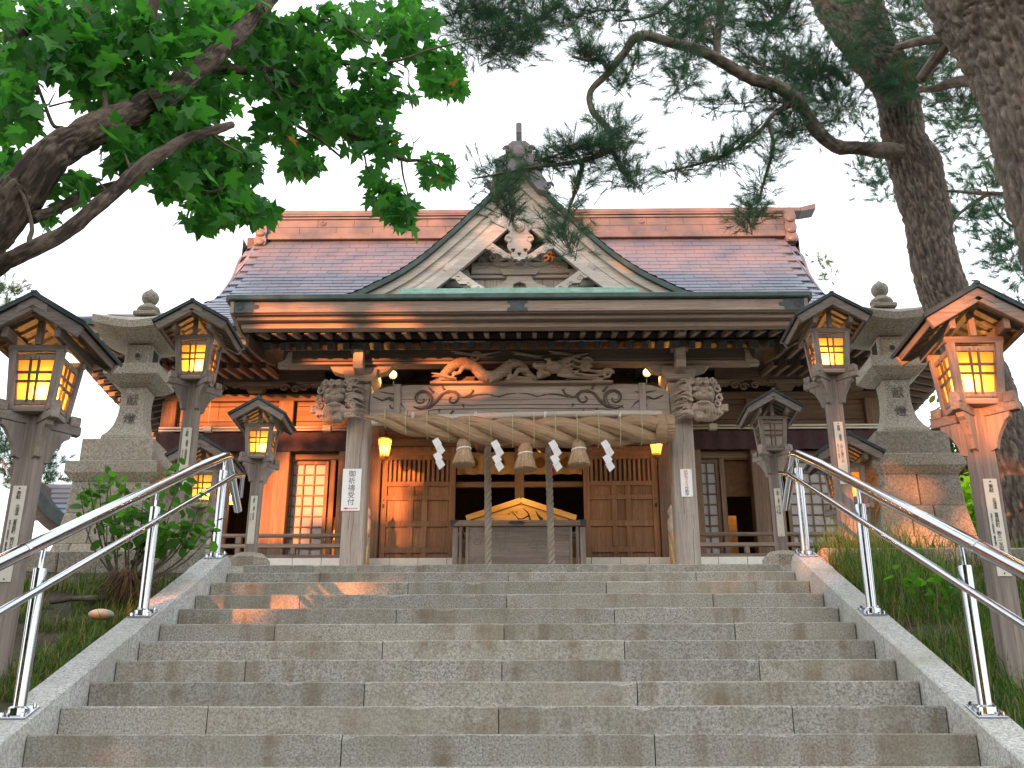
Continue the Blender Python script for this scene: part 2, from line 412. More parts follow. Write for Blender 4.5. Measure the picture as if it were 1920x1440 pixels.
# ================================================================== terrain and stairs
NOSE = [(5.083+.325*k, -1.4954+.1495*k) for k in range(-14, 9)]+[(8.076, -.150), (8.51, 0.0)]
def slope_z(y): return min(0.0, -.222+.4735*(y-7.643))       # top of the cheek walls
def ground_z(x, y):
    ax = abs(x)
    lo = max(-3.55, slope_z(y)-.10)
    if ax <= 2.16: return -3.7
    if y >= 8.15: return 0.0
    z = lo if ax > 2.16 else -3.7
    if ax > 2.16:
        z = lo+.06*noise.noise((x*.9, y*.9, 0))+.02*noise.noise((x*4, y*4, 3))
        z -= .18*min(1, max(0, (ax-4.2)/3))
    return z
xs = sorted(set([-400, -150, -60, -30, -18]+[round(-12+.25*i, 3) for i in range(97)]+[-2.2, 2.2, 18, 30, 60, 150, 400]+[-2.13, 2.13]))
ys = sorted(set([-400, -150, -60, -30, -15, -8, -4, -2]+[round(-1+.2*i, 3) for i in range(46)]+[8.16]))
g = MB(); nx = len(xs)
g.v = [(x, y, ground_z(x, y)) for y in ys for x in xs]
g.f = [(j*nx+i, j*nx+i+1, (j+1)*nx+i+1, (j+1)*nx+i) for j in range(len(ys)-1) for i in range(nx-1)]
m, t, p = new_mat('bank_soil'); v = coords(t, (1, 1, 1))
c = ramp(t, nz(t, v, 5, 6, .7), [(.3, (.022, .016, .010)), (.5, (.05, .035, .02)), (.7, (.10, .068, .038))])
c = mix(t, ramp(t, nz(t, v, 2.2, 4), [(.42, (0, 0, 0)), (.6, (.7, .7, .7))]), c, (.055, .075, .024))
t.links.new(c, p.inputs['Base Color']); p.inputs['Roughness'].default_value = 1; bump(t, p, nz(t, v, 40, 5), .8, .03)
tag(g.build('ground', m, smooth=True), kind='structure')
# the level precinct above the stairs
pv = MB().box(-60, 60, 8.52, 60, -.6, -.004)
tag(pv.build('plaza', granite('plaza_gravel', (.46, .43, .39), .5, scale=40)), kind='structure')
for sx in (-1, 1):
    cb = thing('retaining_curb', 'low stone curb holding the bank at the head of the %s handrail' % ('left' if sx < 0 else 'right'), 'curb', (sx*4, 8.2, 0), 'curbs beside the head of the stairs')
    x = 2.26
    while x < 9:
        L = 1.05; MB().box(sx*x, sx*(x+L-.006), 7.98, 8.515, -.42, .0+random.uniform(-.004, .004), .012).build('stone', M_GRN2, cb); x += L
stairs = tag(thing('stairs', None, None), kind='structure')
joints = {0: [640, 1228], 1: [388, 935, 1487], 2: [683, 1195], 3: [460, 941, 1424], 4: [717, 1171], 5: [515, 945, 1378], 6: [743, 1152],
          7: [562, 950, 1337], 8: [765, 1137], 9: [600, 953, 1305], 10: [587, 790, 1138], -1: [420, 960, 1500]}
rows_y = {0: 1400, 1: 1350, 2: 1298, 3: 1254, 4: 1216, 5: 1183, 6: 1152, 7: 1125, 8: 1100, 9: 1082, 10: 1062, -1: 1438}
core = MB()
for i, (Y, Z) in enumerate(NOSE):
    k = i-14; Yn = NOSE[i+1][0] if i+1 < len(NOSE) else Y+.5
    h = Z-(NOSE[i-1][1] if i else Z-.15)
    if k in joints: cuts = [XU(x, rows_y[k], Y) for x in joints[k]]
    else: cuts = [-1.3, .1, 1.4] if k % 2 else [-.7, .75]
    cuts = [-2.075]+cuts+[2.075]
    for a, b in zip(cuts[:-1], cuts[1:]):
        dy = random.uniform(-.0025, .0025); dz = random.uniform(-.0015, .0015)
        n = max(6, int((b-a)/.07)); sx_ = np.linspace(a+.0025, b-.0025, n); vs = []
        for j, x in enumerate(sx_):                              # worn, slightly chipped nosing
            c = .006+.004*noise.noise((x*3, k*7.1, 0))+max(0, noise.noise((x*11, k*3.3, 5))-.38)*.05; c = max(.003, c)
            if j in (0, n-1): c += .004
            vs += [(x, Y+dy, Z-h-.03), (x, Y+dy+.0015*noise.noise((x*2, k, 3)), Z+dz-c*1.1), (x, Y+dy+c, Z+dz), (x, Yn+.06, Z+dz)]
        fs = [(4*j+q, 4*j+4+q, 4*j+5+q, 4*j+1+q) for j in range(n-1) for q in range(3)]+[(0, 1, 2, 3), (4*n-1, 4*n-2, 4*n-3, 4*n-4)]
        MB().add(vs, fs).build('stone', M_GRAN, stairs)
    core.box(-2.07, 2.07, Y+.03, Yn+.1, Z-h-.2, Z-.03)
core.build('stair_core', M_JOINT, stairs)
for sx in (-1, 1):
    nm = 'left' if sx < 0 else 'right'
    ck = thing('cheek_wall', 'sloping pale granite cheek wall edging the %s side of the steps' % nm, 'wall', (sx*2.16, 5, -1.5), 'cheek walls of the stairs')
    J = [.2, .93, 1.66, 2.4, 3.3, 4.03, 4.773, 5.515, 6.22, 6.947, 7.643]
    for a, b in zip(J[:-1], J[1:]):
        q = MB(); w2 = .0825; c = .008; o = sx*2.1625+random.uniform(-.001, .001)
        za, zb = slope_z(a), slope_z(b); a += .002; b -= .002
        sec = [(-w2, -.75), (-w2, -c), (-w2+c, 0), (w2-c, 0), (w2, -c), (w2, -.75)]
        vs = [(o+x, a, za+z) for x, z in sec]+[(o+x, b, zb+z) for x, z in sec]; n = 6
        q.add(vs, [tuple(range(n)), tuple(range(2*n-1, n-1, -1))]+[(i, n+i, n+(i+1) % n, (i+1) % n) for i in range(n)])
        q.build('stone', M_CHEEK, ck)
    q = MB(); poly = [(7.645, -1), (7.645, -.222), (7.98, -.062), (8.05, -.032), (8.12, -.034), (8.17, -.065), (8.19, -.13), (8.19, -1)]
    q.ext(poly, (sx*2.1625-.0825, 0, 0), (0, 1, 0), (0, 0, 1), (.165, 0, 0)); q.build('stone', M_CHEEK, ck)
    # handrail
    hr = thing('handrail', 'polished steel tube handrail on posts along the %s side of the stairs' % nm, 'handrail', (sx*2.16, 5, -1.4), 'steel handrails')
    X = sx*2.16; sl = .4735
    top = lambda y: slope_z(min(y, 8.1))+.775 if y < 7.9 else .742
    tp = [(X, .4, slope_z(.4)+.79)]+[(X, y, slope_z(y)+.79) for y in (2.2, 4.4, 5.9, 7.3)]+[(X, 7.95, .70), (X, 8.06, .742), (X, 8.13, .752)]
    MB().tube(tp, .034, 24).build('top_rail', M_STEEL, hr, auto=True)
    MB().tube([(X, 8.09, .745), (X, 8.3, .60), (X, 8.52, .44)], .033, 20).build('rail_end', M_STEEL, hr, auto=True)
    xl = X-sx*.075
    lp = [(xl, .4, slope_z(.4)+.60), (xl, 5, slope_z(5)+.60), (xl, 8.0, slope_z(8.0)+.615), (xl, 8.3, .66)]
    MB().tube(lp, .018, 16).build('lower_rail', M_STEEL, hr, auto=True)
    MB().tube([(xl, 8.29, .655), (X-sx*.03, 8.45, .53)], .016, 12).build('lower_rail_end', M_STEEL, hr, auto=True)
    for y in (8.02, 6.62, 5.15, 3.7):
        z0 = slope_z(y); pz = MB()
        pz.lathe([(.031, z0-.005), (.031, z0+.655)], (X, y, 0), 24)
        po = pz.build('post', M_STEEL, hr, auto=True)
        b = MB(); R = Matrix.Rotation(math.atan(sl), 3, 'X'); b.obox((X, y, z0+.006), (.066, .075, .005), R, .002); b.lathe([(.05, z0-.01), (.05, z0+.02), (.038, z0+.03)], (X, y, 0), 20)
        for dx in (-.047, .047):
            for dy in (-.055, .055): b.lathe([(.009, 0), (.009, .016), (.004, .02)], (X+dx, y+dy, z0+sl*dy+.008), 8)
        b.build('base_plate', M_STEEL, po)
        b = MB(); b.tube([(X, y, z0+.645), (X, y, z0+.70), (X, y+.01, z0+.765)], .011, 10); b.tube([(X, y, z0+.59), (X-sx*.04, y, z0+.565), (xl, y, z0+.588)], .009, 8)
        b.build('bracket', M_STEEL, po)
    y = 4.95; MB().tube([(X, y-.012, slope_z(y-.012)+.79), (X, y+.012, slope_z(y+.012)+.79)], .0355, 24).build('joint_sleeve', M_STEEL, hr)

# ================================================================== wooden lamp posts
def lamp_windows(root, y_or_x, lit):
    pass
def make_lamp():
    r = thing('wooden_lamp_post', 'x', 'lamp post', (0, 0, 0), 'wooden lamp posts beside the stairs')
    H = 2.15; zb = 1.545; zt = 1.875                      # body bottom / top
    MB().box(-.058, .058, -.058, .058, -.6, zb-.02, .006).build('post', W_LMP['z'], r)
    bt, tb = .125, .152                                   # half widths bottom / top
    for a in (45, 135, 225, 315):
        d = Vector((math.cos(math.radians(a)), math.sin(math.radians(a)), 0)); n = Vector((-d.y, d.x, 0))
        b = MB(); b.beam(d*.05+Vector((0, 0, zb-.045)), d*.245+Vector((0, 0, zb-.045)), .05, .055, .004); b.build('arm', W_LMP['x'], r)
        b = MB(); b.obox(d*.205+Vector((0, 0, zb+.004)), (.03, .03, .03), Matrix.Rotation(math.radians(a), 3, 'Z'), .004); b.build('arm_block', W_LMP['x'], r)
        pr = [(.05, zb-.075), (.195, zb-.075), (.19, zb-.10), (.165, zb-.115), (.135, zb-.16), (.11, zb-.21), (.098, zb-.26), (.05, zb-.275)]
        b = MB(); b.ext(pr, -n*.02, d, (0, 0, 1), n*.04); b.build('brace', W_LMP['z'], r)
    for sx in (-1, 1):
        for sy in (-1, 1):
            b = MB(); b.beam((sx*(bt-.02), sy*(bt-.02), zb-.01), (sx*(tb-.02), sy*(tb-.02), zt), .042, .042, .003, up=(0, 1, 0)); b.build('corner_post', W_LMP['z'], r)
    fr = MB(); fr.box(-bt+.002, bt-.002, -bt+.002, bt-.002, zb-.022, zb+.012, .004); fr.build('floor_board', W_LMP['x'], r)
    for (ux, n) in (((1, 0, 0), (0, -1, 0)), ((-1, 0, 0), (0, 1, 0)), ((0, 1, 0), (1, 0, 0)), ((0, -1, 0), (-1, 0, 0))):
        u = Vector(ux); n = Vector(n); z0, z1 = zb+.035, zt-.035
        P = lambda a, z, off=0: u*(a*(bt+(tb-bt)*(z-zb)/(zt-zb)-.04))+n*(bt+(tb-bt)*(z-zb)/(zt-zb)-.02+off)+Vector((0, 0, z))
        f = MB()
        for a, b2, wd in (((-1, z0), (1, z0), .03), ((-1, z1), (1, z1), .03), ((-1, z0), (-1, z1), .012), ((1, z0), (1, z1), .012)):
            f.beam(P(*a), P(*b2), .018, wd, .002, up=n.cross(P(*b2)-P(*a)))
        wn = f.build('window', W_LMP['z'], r)
        la = MB(); s = .012
        for a in (-.27, .16): la.beam(P(a, z0, .004), P(a, z1, .004), .012, s, 0, up=n.cross(Vector((0, 0, 1))))
        for q in (.46, .66):
            z = z0+(z1-z0)*q; la.beam(P(-1, z, .004), P(1, z, .004), .012, s, 0)
        la.build('lattice', W_DRK['z'], wn)
        pa = MB(); pa.add([P(-1, z0, -.006), P(1, z0, -.006), P(1, z1, -.006), P(-1, z1, -.006)], [(0, 1, 2, 3)]); pa.build('pane', M_PANE, wn)
    # roof: ridge runs front to back
    hw, rise, yd = .31, .185, .30; zr = H; th = math.atan2(rise, hw)
    for sx in (-1, 1):
        R = Matrix.Rotation(sx*th, 3, 'Y'); L = math.hypot(hw, rise)
        s = MB(); q = Vector((sx*hw/2, 0, zr-rise/2)); nrm = R @ Vector((0, 0, 1)); s.obox(q, (L/2+.004, yd, .011), R, .003)
        for yy in (-yd+.004, -.1, .1): s.obox(q+nrm*.012+Vector((0, yy, 0)), (L/2, .006, .004), R)
        ro = s.build('roof_sheet', M_LROOF, r)
        dk = MB().obox(q-nrm*.022, (L/2-.02, yd-.02, .006), R); dk.build('roof_deck', W_LMP['y'], ro)
        for yy in np.linspace(-yd+.075, yd-.075, 6):
            k = MB(); k.obox(q-nrm*.04+Vector((sx*.012, yy, -.005)), (L/2-.045, .010, .013), R, .002); k.build('rafter', W_LMP['x'], ro)
        for sy in (-1, 1):
            bb = MB(); bb.obox(q-nrm*.048+Vector((sx*.004, sy*(yd-.03), 0)), (L/2-.012, .014, .034), R, .003); bb.build('barge_board', W_LMP['x'], r)
        ev = MB().obox(q+R @ Vector((sx*(L/2-.028), 0, -.035)), (.012, yd-.045, .018), R, .002); ev.build('eave_board', W_LMP['y'], r)
    for sy in (-1, 1): MB().ext([(-.085, -.112), (0, -.062), (.085, -.112), (.085, -.060), (0, -.010), (-.085, -.060)], (0, sy*(yd-.03)-.0165, zr), (1, 0, 0), (0, 0, 1), (0, .033, 0)).build('peak_plate', W_LMP['x'], r)
    MB().box(-.018, .018, -yd-.004, yd+.004, zr+.002, zr+.022, .004).build('ridge_cap', M_LROOF, r)
    for q0, q1 in ((-tb+.005, -tb+.035), (tb-.035, tb-.005)): MB().box(-tb-.01, tb+.01, q0, q1, zt-.004, zt+.034, .003).build('head_rail', W_LMP['x'], r)
    for sx in (-1, 1): MB().box(sx*(tb+.012), sx*(tb-.022), -yd+.05, yd-.05, zt+.036, zt+.10, .003).build('purlin', W_LMP['y'], r)
    MB().box(-.02, .02, -yd+.05, yd-.05, zr-.10, zr-.06, .003).build('purlin', W_LMP['y'], r)
    MB().box(-.018, .018, -tb, -tb+.03, zt+.036, zr-.10, .002).build('king_post', W_LMP['z'], r)
    pl = MB().box(-.036, .036, -.0625, -.0585, .60, 1.12, .001); pl = pl.build('name_plate', M_PLATE, r)
    q = MB()
    for z in (.615, 1.105): q.ico((0, -.063, z), .005, sub=1)
    q.build('nail', M_DKMET, pl)
    return r, pl
def plate_text(root, a, b, c):
    x, y, z = root.location; pl = [o for o in root.children if o.name.startswith('name_plate')][0]
    k = Matrix.Translation((-x, -y, -z))
    for s, dx, dz, sz in ((a, .0, 1.09, .026), (b, .006, 1.015, .023), (c, -.021, .93, .0125)):
        me = txt('lettering', '\n'.join(s), sz, M_BLACK, front(dx, -.0635, dz), None, .0004, .86)
        me.parent = pl
lamp, _ = make_lamp()
LAMPS = [(-2.60, 5.78, .857-2.15, 'lit wooden lamp post at the near left end of the handrail'), (2.58, 5.78, .872-2.15, 'lit wooden lamp post in front of the leaning pine trunk, nearest on the right'),
         (-2.61, 8.53, .0, 'lit wooden lamp post beside the left stone lantern, second on the left row'), (2.63, 8.53, .02, 'lit wooden lamp post beside the right stone lantern, second on the right row'),
         (-2.784, 11.48, .26, 'small looking lit lamp post before the sunlit shrine wall at the left'), (2.781, 11.48, .32, 'lamp post with unlit clear panes before the shaded right wing of the shrine'),
         (3.13, 10.1, 1.50-2.15, 'low lamp post half hidden behind the right handrail and stone lantern'), (-2.93, 10.1, 1.50-2.15, 'low lamp post half hidden behind the leafy bush at the left')]
PT = [('奉献', '北海道 留寿都町 明日久清水商店', '平成二十二年四月吉日 関東木漢石'), ('奉献', '北海道 富良野町 ㈱久一米田商店', '平成二十一年四月吉日 関東木漢石'), ('奉献', '函館市 松前町建設', '平成二十年四月吉日'),
      ('奉献', '函館市 入舟ヶ丘博行一同', '平成二十二年 四月吉日'), ('奉献', '上磯町 浜谷商会', '平成二十二年四月'), ('奉献', '大野町 佐々木工務', '平成二十二年四月'), ('奉献', '江差町', '平成二十年'), ('奉献', '江差町', '平成二十年')]
M_CLEAR, _t, _p = new_mat('clear_pane'); _p.inputs['Base Color'].default_value = (.75, .66, .55, 1); _p.inputs['Roughness'].default_value = .08; _p.inputs['Alpha'].default_value = .45
lamps = []
for i, (x, y, z, lb) in enumerate(LAMPS):
    o = lamp if i == 0 else dup(lamp, (x, y, z), lb)
    o.location = (x, y, z); o['label'] = lb; lamps.append(o); o.rotation_euler = (.006*math.sin(i*2.3), .008*math.sin(i*1.7+1), .03*math.sin(i*3.1))
for i, o in enumerate(lamps):
    if i == 5:
        for ch in o.children:
            for gch in ch.children:
                if gch.name.startswith('pane'): gch.data = gch.data.copy(); gch.data.materials[0] = M_CLEAR
    else:
        sx = -1 if o.location.x > 0 else 1
        bl = MB().ico((0, 0, 0), (.016, .016, .026), sub=1); bo = link('bulb', bl.mesh('bulb', True), M_BULB, None); bo.parent = o; bo.location = (sx*.045, -.062, 1.63)
        l = light('bulb_light', (0, 0, 0), 2.4 if i < 6 else 1.8, (1, .50, .13), .02); l.parent = o; l.location = (sx*.045, -.062, 1.645)
for o, q in zip(lamps, PT): plate_text(o, *q)
for sx in (-1, 1):                                         # cut stone feet of the third pair
    nm = 'left' if sx < 0 else 'right'
    b = MB(); b.lathe([(.21, -.02), (.21, .70), (.15, .755)], (sx*2.78, 11.48, 0), 8, PI/8)
    tag(b.build('lamp_footing', M_GRN2), 'octagonal stone footing under the third lamp post on the %s' % nm, 'footing', 'lamp post footings')

# ================================================================== stone lanterns
def make_stone_lantern():
    r = thing('stone_lantern', 'x', 'stone lantern', (0, 0, 0), 'pair of granite lanterns')
    # masonry base in three flaring courses, every block its own
    def hw(z): u = (z-.2)/.91; return .375+.135*(1-u)**2.0
    courses = [(.20, .50, [-.62, -.1, .42]), (.504, .80, [-.3, .22]), (.804, 1.10, [-.05])]
    for z0, z1, cuts in courses:
        cs = [-1]+cuts+[1]
        for face in range(4):
            R = Matrix.Rotation(face*PI/2, 3, 'Z')
            for a, b in zip(cs[:-1], cs[1:]):
                q = MB(); zs = np.linspace(z0, z1-.0, 6); vs = []; n = len(zs); c = .006
                for i, z in enumerate(zs):
                    h = hw(z); e = .0 if 0 < i < n-1 else .006
                    for (s, d) in ((a+c/h, e+.006), (a+.03, e), (b-.03, e), (b-c/h, e+.006)): vs.append(R @ Vector((s*(h-.0), -h+d, z)))
                    vs.append(R @ Vector((s*(h-.14), -h+.14, z))); vs.append(R @ Vector((a*(h-.14), -h+.14, z)))
                fs = []
                for i in range(n-1):
                    for k in range(6): k2 = (k+1) % 6; fs.append((i*6+k, i*6+k2, (i+1)*6+k2, (i+1)*6+k))
                fs += [(5, 4, 3, 2, 1, 0), tuple((n-1)*6+k for k in range(6))]
                q.add(vs, fs); q.build('stone', M_GRN2, r)
    c = MB(); zs = np.linspace(.2, 1.1, 8); c.lathe([(hw(z)-.02, z) for z in zs], square=True); c.build('core', M_JOINT, r)
    q = MB(); q.lathe([(.58, -.1), (.58, .09), (.565, .10), (.55, .10), (.55, .19), (.54, .199)], square=True); q.build('foot_slab', M_GRN2, r)
    def tier(nm, prof): b = MB(); b.lathe(prof, square=True); return b.build(nm, M_GRN2, r)
    tier('cornice', [(.37, 1.104), (.38, 1.115), (.428, 1.17), (.432, 1.178), (.432, 1.283), (.426, 1.289)])
    tier('plinth', [(.336, 1.292), (.342, 1.298), (.342, 1.530), (.336, 1.536)])
    P = [(.200, 1.54), (.216, 1.548), (.222, 1.565), (.222, 1.59), (.214, 1.615)]
    us = np.linspace(.12, 1, 14); P += [(float(np.interp(u, [.12, .2, .3, .4, .55, .75, .9, 1], [.214, .180, .152, .135, .121, .116, .120, .127])), 1.54+.60*u) for u in us[1:]]
    ped = tier('pedestal', P)
    tier('platform', [(.14, 2.142), (.20, 2.17), (.264, 2.228), (.269, 2.236), (.269, 2.338), (.263, 2.344)])
    b = MB(); b.box(-.132, .132, -.132, .132, 2.346, 2.60, .008); fb = b.build('fire_box', M_GRN2, r)
    for k in range(4):
        R = Matrix.Rotation(k*PI/2, 3, 'Z'); f = MB()
        if k % 2 == 0:
            pts = [R @ Vector((.034*math.cos(a), -.134, 2.475+.034*math.sin(a))) for a in np.linspace(0, 2*PI, 17)]; f.tube(pts, .008, 8, False); f.build('ring', M_GRN2, fb)
            d = MB(); d.add([R @ Vector((.026*math.cos(a), -.1335, 2.475+.026*math.sin(a))) for a in np.linspace(0, 2*PI, 16, endpoint=False)], [tuple(range(16))]); d.build('hole', M_BLACK, fb)
            fr = MB()
            for (x0, x1, z0, z1) in ((-.112, .112, 2.365, 2.376), (-.112, .112, 2.572, 2.583), (-.112, -.101, 2.376, 2.572), (.101, .112, 2.376, 2.572)):
                fr.obox(R @ Vector(((x0+x1)/2, -.1335, (z0+z1)/2)), ((x1-x0)/2, .004, (z1-z0)/2), R)
            fr.build('panel_frame', M_GRN2, fb)
        else:
            d = MB(); d.obox(R @ Vector((0, -.1335, 2.475)), (.07, .003, .085), R); d.build('opening', M_BLACK, fb)
    # roof with upturned corners
    n = 17; b = MB(); V = []; h0 = .405
    def rf(sx, sy, u):   # position on the roof top surface, |sx|,|sy|<=1
        m_ = max(abs(sx), abs(sy)); cr = (abs(sx)*abs(sy))**1.6
        return 2.70+.30*(1-m_)**.75*1.0+.115*cr
    g_ = np.linspace(-1, 1, n)
    for top in (1, 0):
        for j in g_:
            for i in g_:
                m_ = max(abs(i), abs(j)); cr = (abs(i)*abs(j))**1.6
                z = 2.745+.235*(1-m_)**.8-.02*(1-m_)+.07*cr if top else 2.605+.065*max(0, (m_-.3)/.7)+.07*cr
                V.append((i*h0*(1 if top else .985), j*h0*(1 if top else .985), z))
    N = n*n; F = []
    for j in range(n-1):
        for i in range(n-1):
            a = j*n+i; F += [(a, a+1, a+n+1, a+n), (N+a, N+a+n, N+a+n+1, N+a+1)]
    for i in range(n-1):
        F += [(i, N+i, N+i+1, i+1), ((n-1)*n+i+1, N+(n-1)*n+i+1, N+(n-1)*n+i, (n-1)*n+i), (i*n+n, N+i*n+n, N+i*n, i*n), (i*n+n-1, N+i*n+n-1, N+(i+1)*n+n-1, (i+1)*n+n-1)]
    b.add(V, F); b.build('roof', M_GRN2, r, auto=True)
    b = MB(); b.box(-.12, .12, -.12, .12, 2.94, 2.99, .01); b.build('finial_base', M_GRN2, r)
    b = MB(); b.lathe([(.07, 2.985), (.105, 3.0), (.118, 3.03), (.105, 3.06), (.07, 3.085), (.05, 3.10)]+[(.088*math.sin(a)+.0, 3.175-.083*math.cos(a)) for a in np.linspace(.55, 2.6, 12)]+[(.028, 3.258), (.006, 3.285)], n=28); b.build('finial', M_GRN2, r, auto=True)
    for i, ch in enumerate('献燈'):
        txt('lettering', ch, .12, M_ENGG, front(0, -.140 if i else -.1205, 2.06-.20*i), ped, .003)
    return r
sl0 = make_stone_lantern()
sl0.location = (-3.75, 10.3, 0); sl0['label'] = 'tall granite lantern on stepped base behind the leafy bush, left of the stairs'
dup(sl0, (3.75, 10.3, .04), 'tall granite lantern with sunlit base behind the right handrail')
# ================================================================== shrine hall
H = thing('shrine_hall', 'wooden shrine hall with copper shingled roof, curved front gable and carved porch', 'shrine', (0, 17, 0))
FL = 1.95                                                   # floor level of the hall
def bx(name, m, x0, x1, y0, y1, z0, z1, c=.006, parent=None):
    return MB().box(x0, x1, y0, y1, z0, z1, c).build(name, m, parent or H)
# ---- roof surface
PR = [(13.98, 4.95), (15, 5.13), (16, 5.46), (17, 6.06), (18, 6.78), (19, 7.62), (20, 8.62), (21, 9.83)]
def rz(y):
    if y >= 21: return 9.83-(y-21)*1.15
    return float(np.interp(y, FY, FZ))
_y = np.array([p[0] for p in PR]); _z = np.array([p[1] for p in PR])
FY = np.linspace(13.98, 21, 140); _c = np.polyfit(_y, _z, 5); FZ = np.polyval(_c, FY)
def hit(x, y):                                              # where a sight line meets the front slope
    
    for yy in np.linspace(15.6, 21, 300):
        if U(x, y, yy).z < rz(yy): return U(x, y, yy)
    return U(x, y, 21)
E_OUT = [hit(*q) for q in ((220, 592), (330, 580), (395, 545), (430, 500), (443, 466))]
ey = [15.95]+[p.y for p in E_OUT]+[21.0]; ex = [7.35]+[-p.x for p in E_OUT]+[-E_OUT[-1].x-.12]
def Xe(y): return float(np.interp(y, ey, ex))
E_IN = [hit(*q) for q in ((330, 588), (422, 552), (470, 470))]
iy = [15.95]+[p.y for p in E_IN]+[21.0]; ix = [7.0]+[-p.x for p in E_IN]+[5.62]
def Xi(y): return min(Xe(y)-.05, float(np.interp(y, iy, ix)))
def rp(x, y):
    """roof point for plan x and run y: the verge strip turns down and back, the eave corners lift"""
    ax = abs(x); xi = Xi(max(y, 15.95)); xe = Xe(max(y, 15.95)); z = rz(y); yy = y
    if ax > xi and y > 15.9:
        t = (ax-xi)/max(.05, xe-xi); k = min(1, max(0, y-17.2)/1.5); yy = y+.30*t*t*k; z = z-.16*t*t*k
    if y < 17.5 and ax > 4: z += .16*((ax-4)/3.35)**2.5*min(1, (17.5-y)/1.5)
    return Vector((x, yy, z))
# courses of copper shingles, each lapped over the one below
sh_parts = []; V_st = []; F_st = []
course_y = []; y = 14.0
while y < 20.85: course_y.append(y); y += .215/math.hypot(1, (rz(y+.1)-rz(y))/.1)
course_y.append(20.86)
cand = []
for ci, (ya, yb) in enumerate(zip(course_y[:-1], course_y[1:])):
    if ya < 15.95: X = 4.03
    else: X = Xe(ya)
    wd = .40; off = (ci % 2)*wd/2+random.uniform(-.02, .02); x = -X
    xs_ = [-X]+[v for v in np.arange(-12+off, 12, wd) if -X+.12 < v < X-.12]+[X]
    for a, b in zip(xs_[:-1], xs_[1:]):
        dz = random.uniform(0, .004); th = .014
        def top(x_, y_, k):
            p = rp(x_, y_); s_ = Vector((0, -(rz(y_+.05)-rz(y_-.05))/.1, 1)).normalized(); return p+s_*k
        g_ = .0035
        p = [top(a+g_, ya-.012, th+dz), top(b-g_, ya-.012, th+dz), top(b-g_, yb+.02, .004), top(a+g_, yb+.02, .004), top(a+g_, ya-.012, -.004), top(b-g_, ya-.012, -.004)]
        cand.append((ya, (a+b)/2, p))
vis = [c for c in cand if c[0] > 18.0 and abs(c[1]) > .6]
vis.sort(key=lambda c: c[0]); pick = set(id(c) for c in vis[:300])
SF = [(0, 1, 2, 3), (4, 5, 1, 0), (4, 0, 3, 4), (1, 5, 2, 1)]
SF = [(0, 1, 2, 3), (4, 5, 1, 0)]; ST = [(4, 0, 3), (5, 2, 1)]
q = MB()
deck = MB()
roof = None
rows_y_ = np.linspace(14.0, 20.95, 50)
for half in (0,):
    vs = []; nn = 41
    for y in rows_y_:
        X = 4.03 if y < 15.95 else Xe(y)
        for k in range(nn):
            pp = rp(-X+2*X*k/(nn-1), y); vs.append(pp+Vector((0, 0, -.03)))
    deck.add(vs, [(j*nn+i, j*nn+i+1, (j+1)*nn+i+1, (j+1)*nn+i) for j in range(len(rows_y_)-1) for i in range(nn-1)])
roof = deck.build('roof', M_ROOF, H, smooth=True)
for c in cand:
    if id(c) in pick:
        MB().add(c[2], SF+ST).build('shingle', M_ROOF, roof)
    else: q.add(c[2], SF+ST)
tag(q.build('shingles', M_ROOF, roof), kind='stuff')
# back slope and hips (seen only from the side)
bk = MB(); B = []
for y in np.linspace(21, 26, 12):
    k = 42-y; X = Xe(k) if k > 15.95 else 7.4
    B += [(-X, y, rz(k)), (X, y, rz(k))]
bk.add(B, [(2*i, 2*i+1, 2*i+3, 2*i+2) for i in range(11)])
for s in (-1, 1):
    vs = []
    for y in np.linspace(15.95, 21, 14):
        p = rp(s*Xe(y), y); z = p.z; xo = s*(Xe(y)); vs += [p+Vector((0, 0, -.02)), Vector((p.x, 42-p.y, p.z-.02))]
    bk.add(vs, [(2*i, 2*i+1, 2*i+3, 2*i+2) if s > 0 else (2*i, 2*i+2, 2*i+3, 2*i+1) for i in range(13)])
bk.build('rear_slope', M_ROOF, roof)
for s in (-1, 1):                                            # rolled copper edge down the verge and hip
    pts = [rp(s*(Xe(y)-.01), y)+Vector((0, .0, .012)) for y in np.linspace(15.95, 20.95, 60)]
    MB().tube(pts, .038, 8).build('verge_roll', M_ROOF, roof, smooth=True)
# ---- main ridge
RX0, RX1, RY = -5.5, 5.72, 21.0
rd = bx('ridge', M_RIDGE, RX0, RX1, RY-.17, RY+.17, 9.72, 10.16, .01)
bx('ridge_foot', M_RIDGE, RX0-.02, RX1+.02, RY-.23, RY+.23, 9.66, 9.80, .01, rd)
bx('ridge_moulding', M_RIDGE, RX0, RX1, RY-.21, RY+.21, 10.02+.13, 10.20, .008, rd)
bx('ridge_groove', M_DKMET, RX0+.01, RX1-.01, RY-.165, RY+.165, 10.19, 10.225, 0, rd)
bx('ridge_moulding', M_RIDGE, RX0, RX1, RY-.21, RY+.21, 10.224, 10.27, .008, rd)
k = MB(); k.box(RX0-.28, RX1+.28, RY-.19, RY+.19, 10.28, 10.38, .012)
for s, x in ((-1, RX0-.28), (1, RX1+.28)): k.ext([(0, 10.281), (s*.32, 10.34), (s*.32, 10.46), (0, 10.379)], (x, RY-.19, 0), (1, 0, 0), (0, 0, 1), (0, .38, 0))
k.build('ridge_cap', M_RIDGE, rd)
for row, (z0, z1) in enumerate(((9.806, 9.963), (9.969, 10.14))):
    x = RX0+.02+(.38 if row else 0); a = RX0+.01
    while a < RX1-.05:
        b = min(x+.78, RX1-.01); MB().box(a+.003, b-.003, RY-.182-random.uniform(0, .003), RY-.169, z0, z1, .003).build('panel', M_RIDGE, rd); a = b; x = b
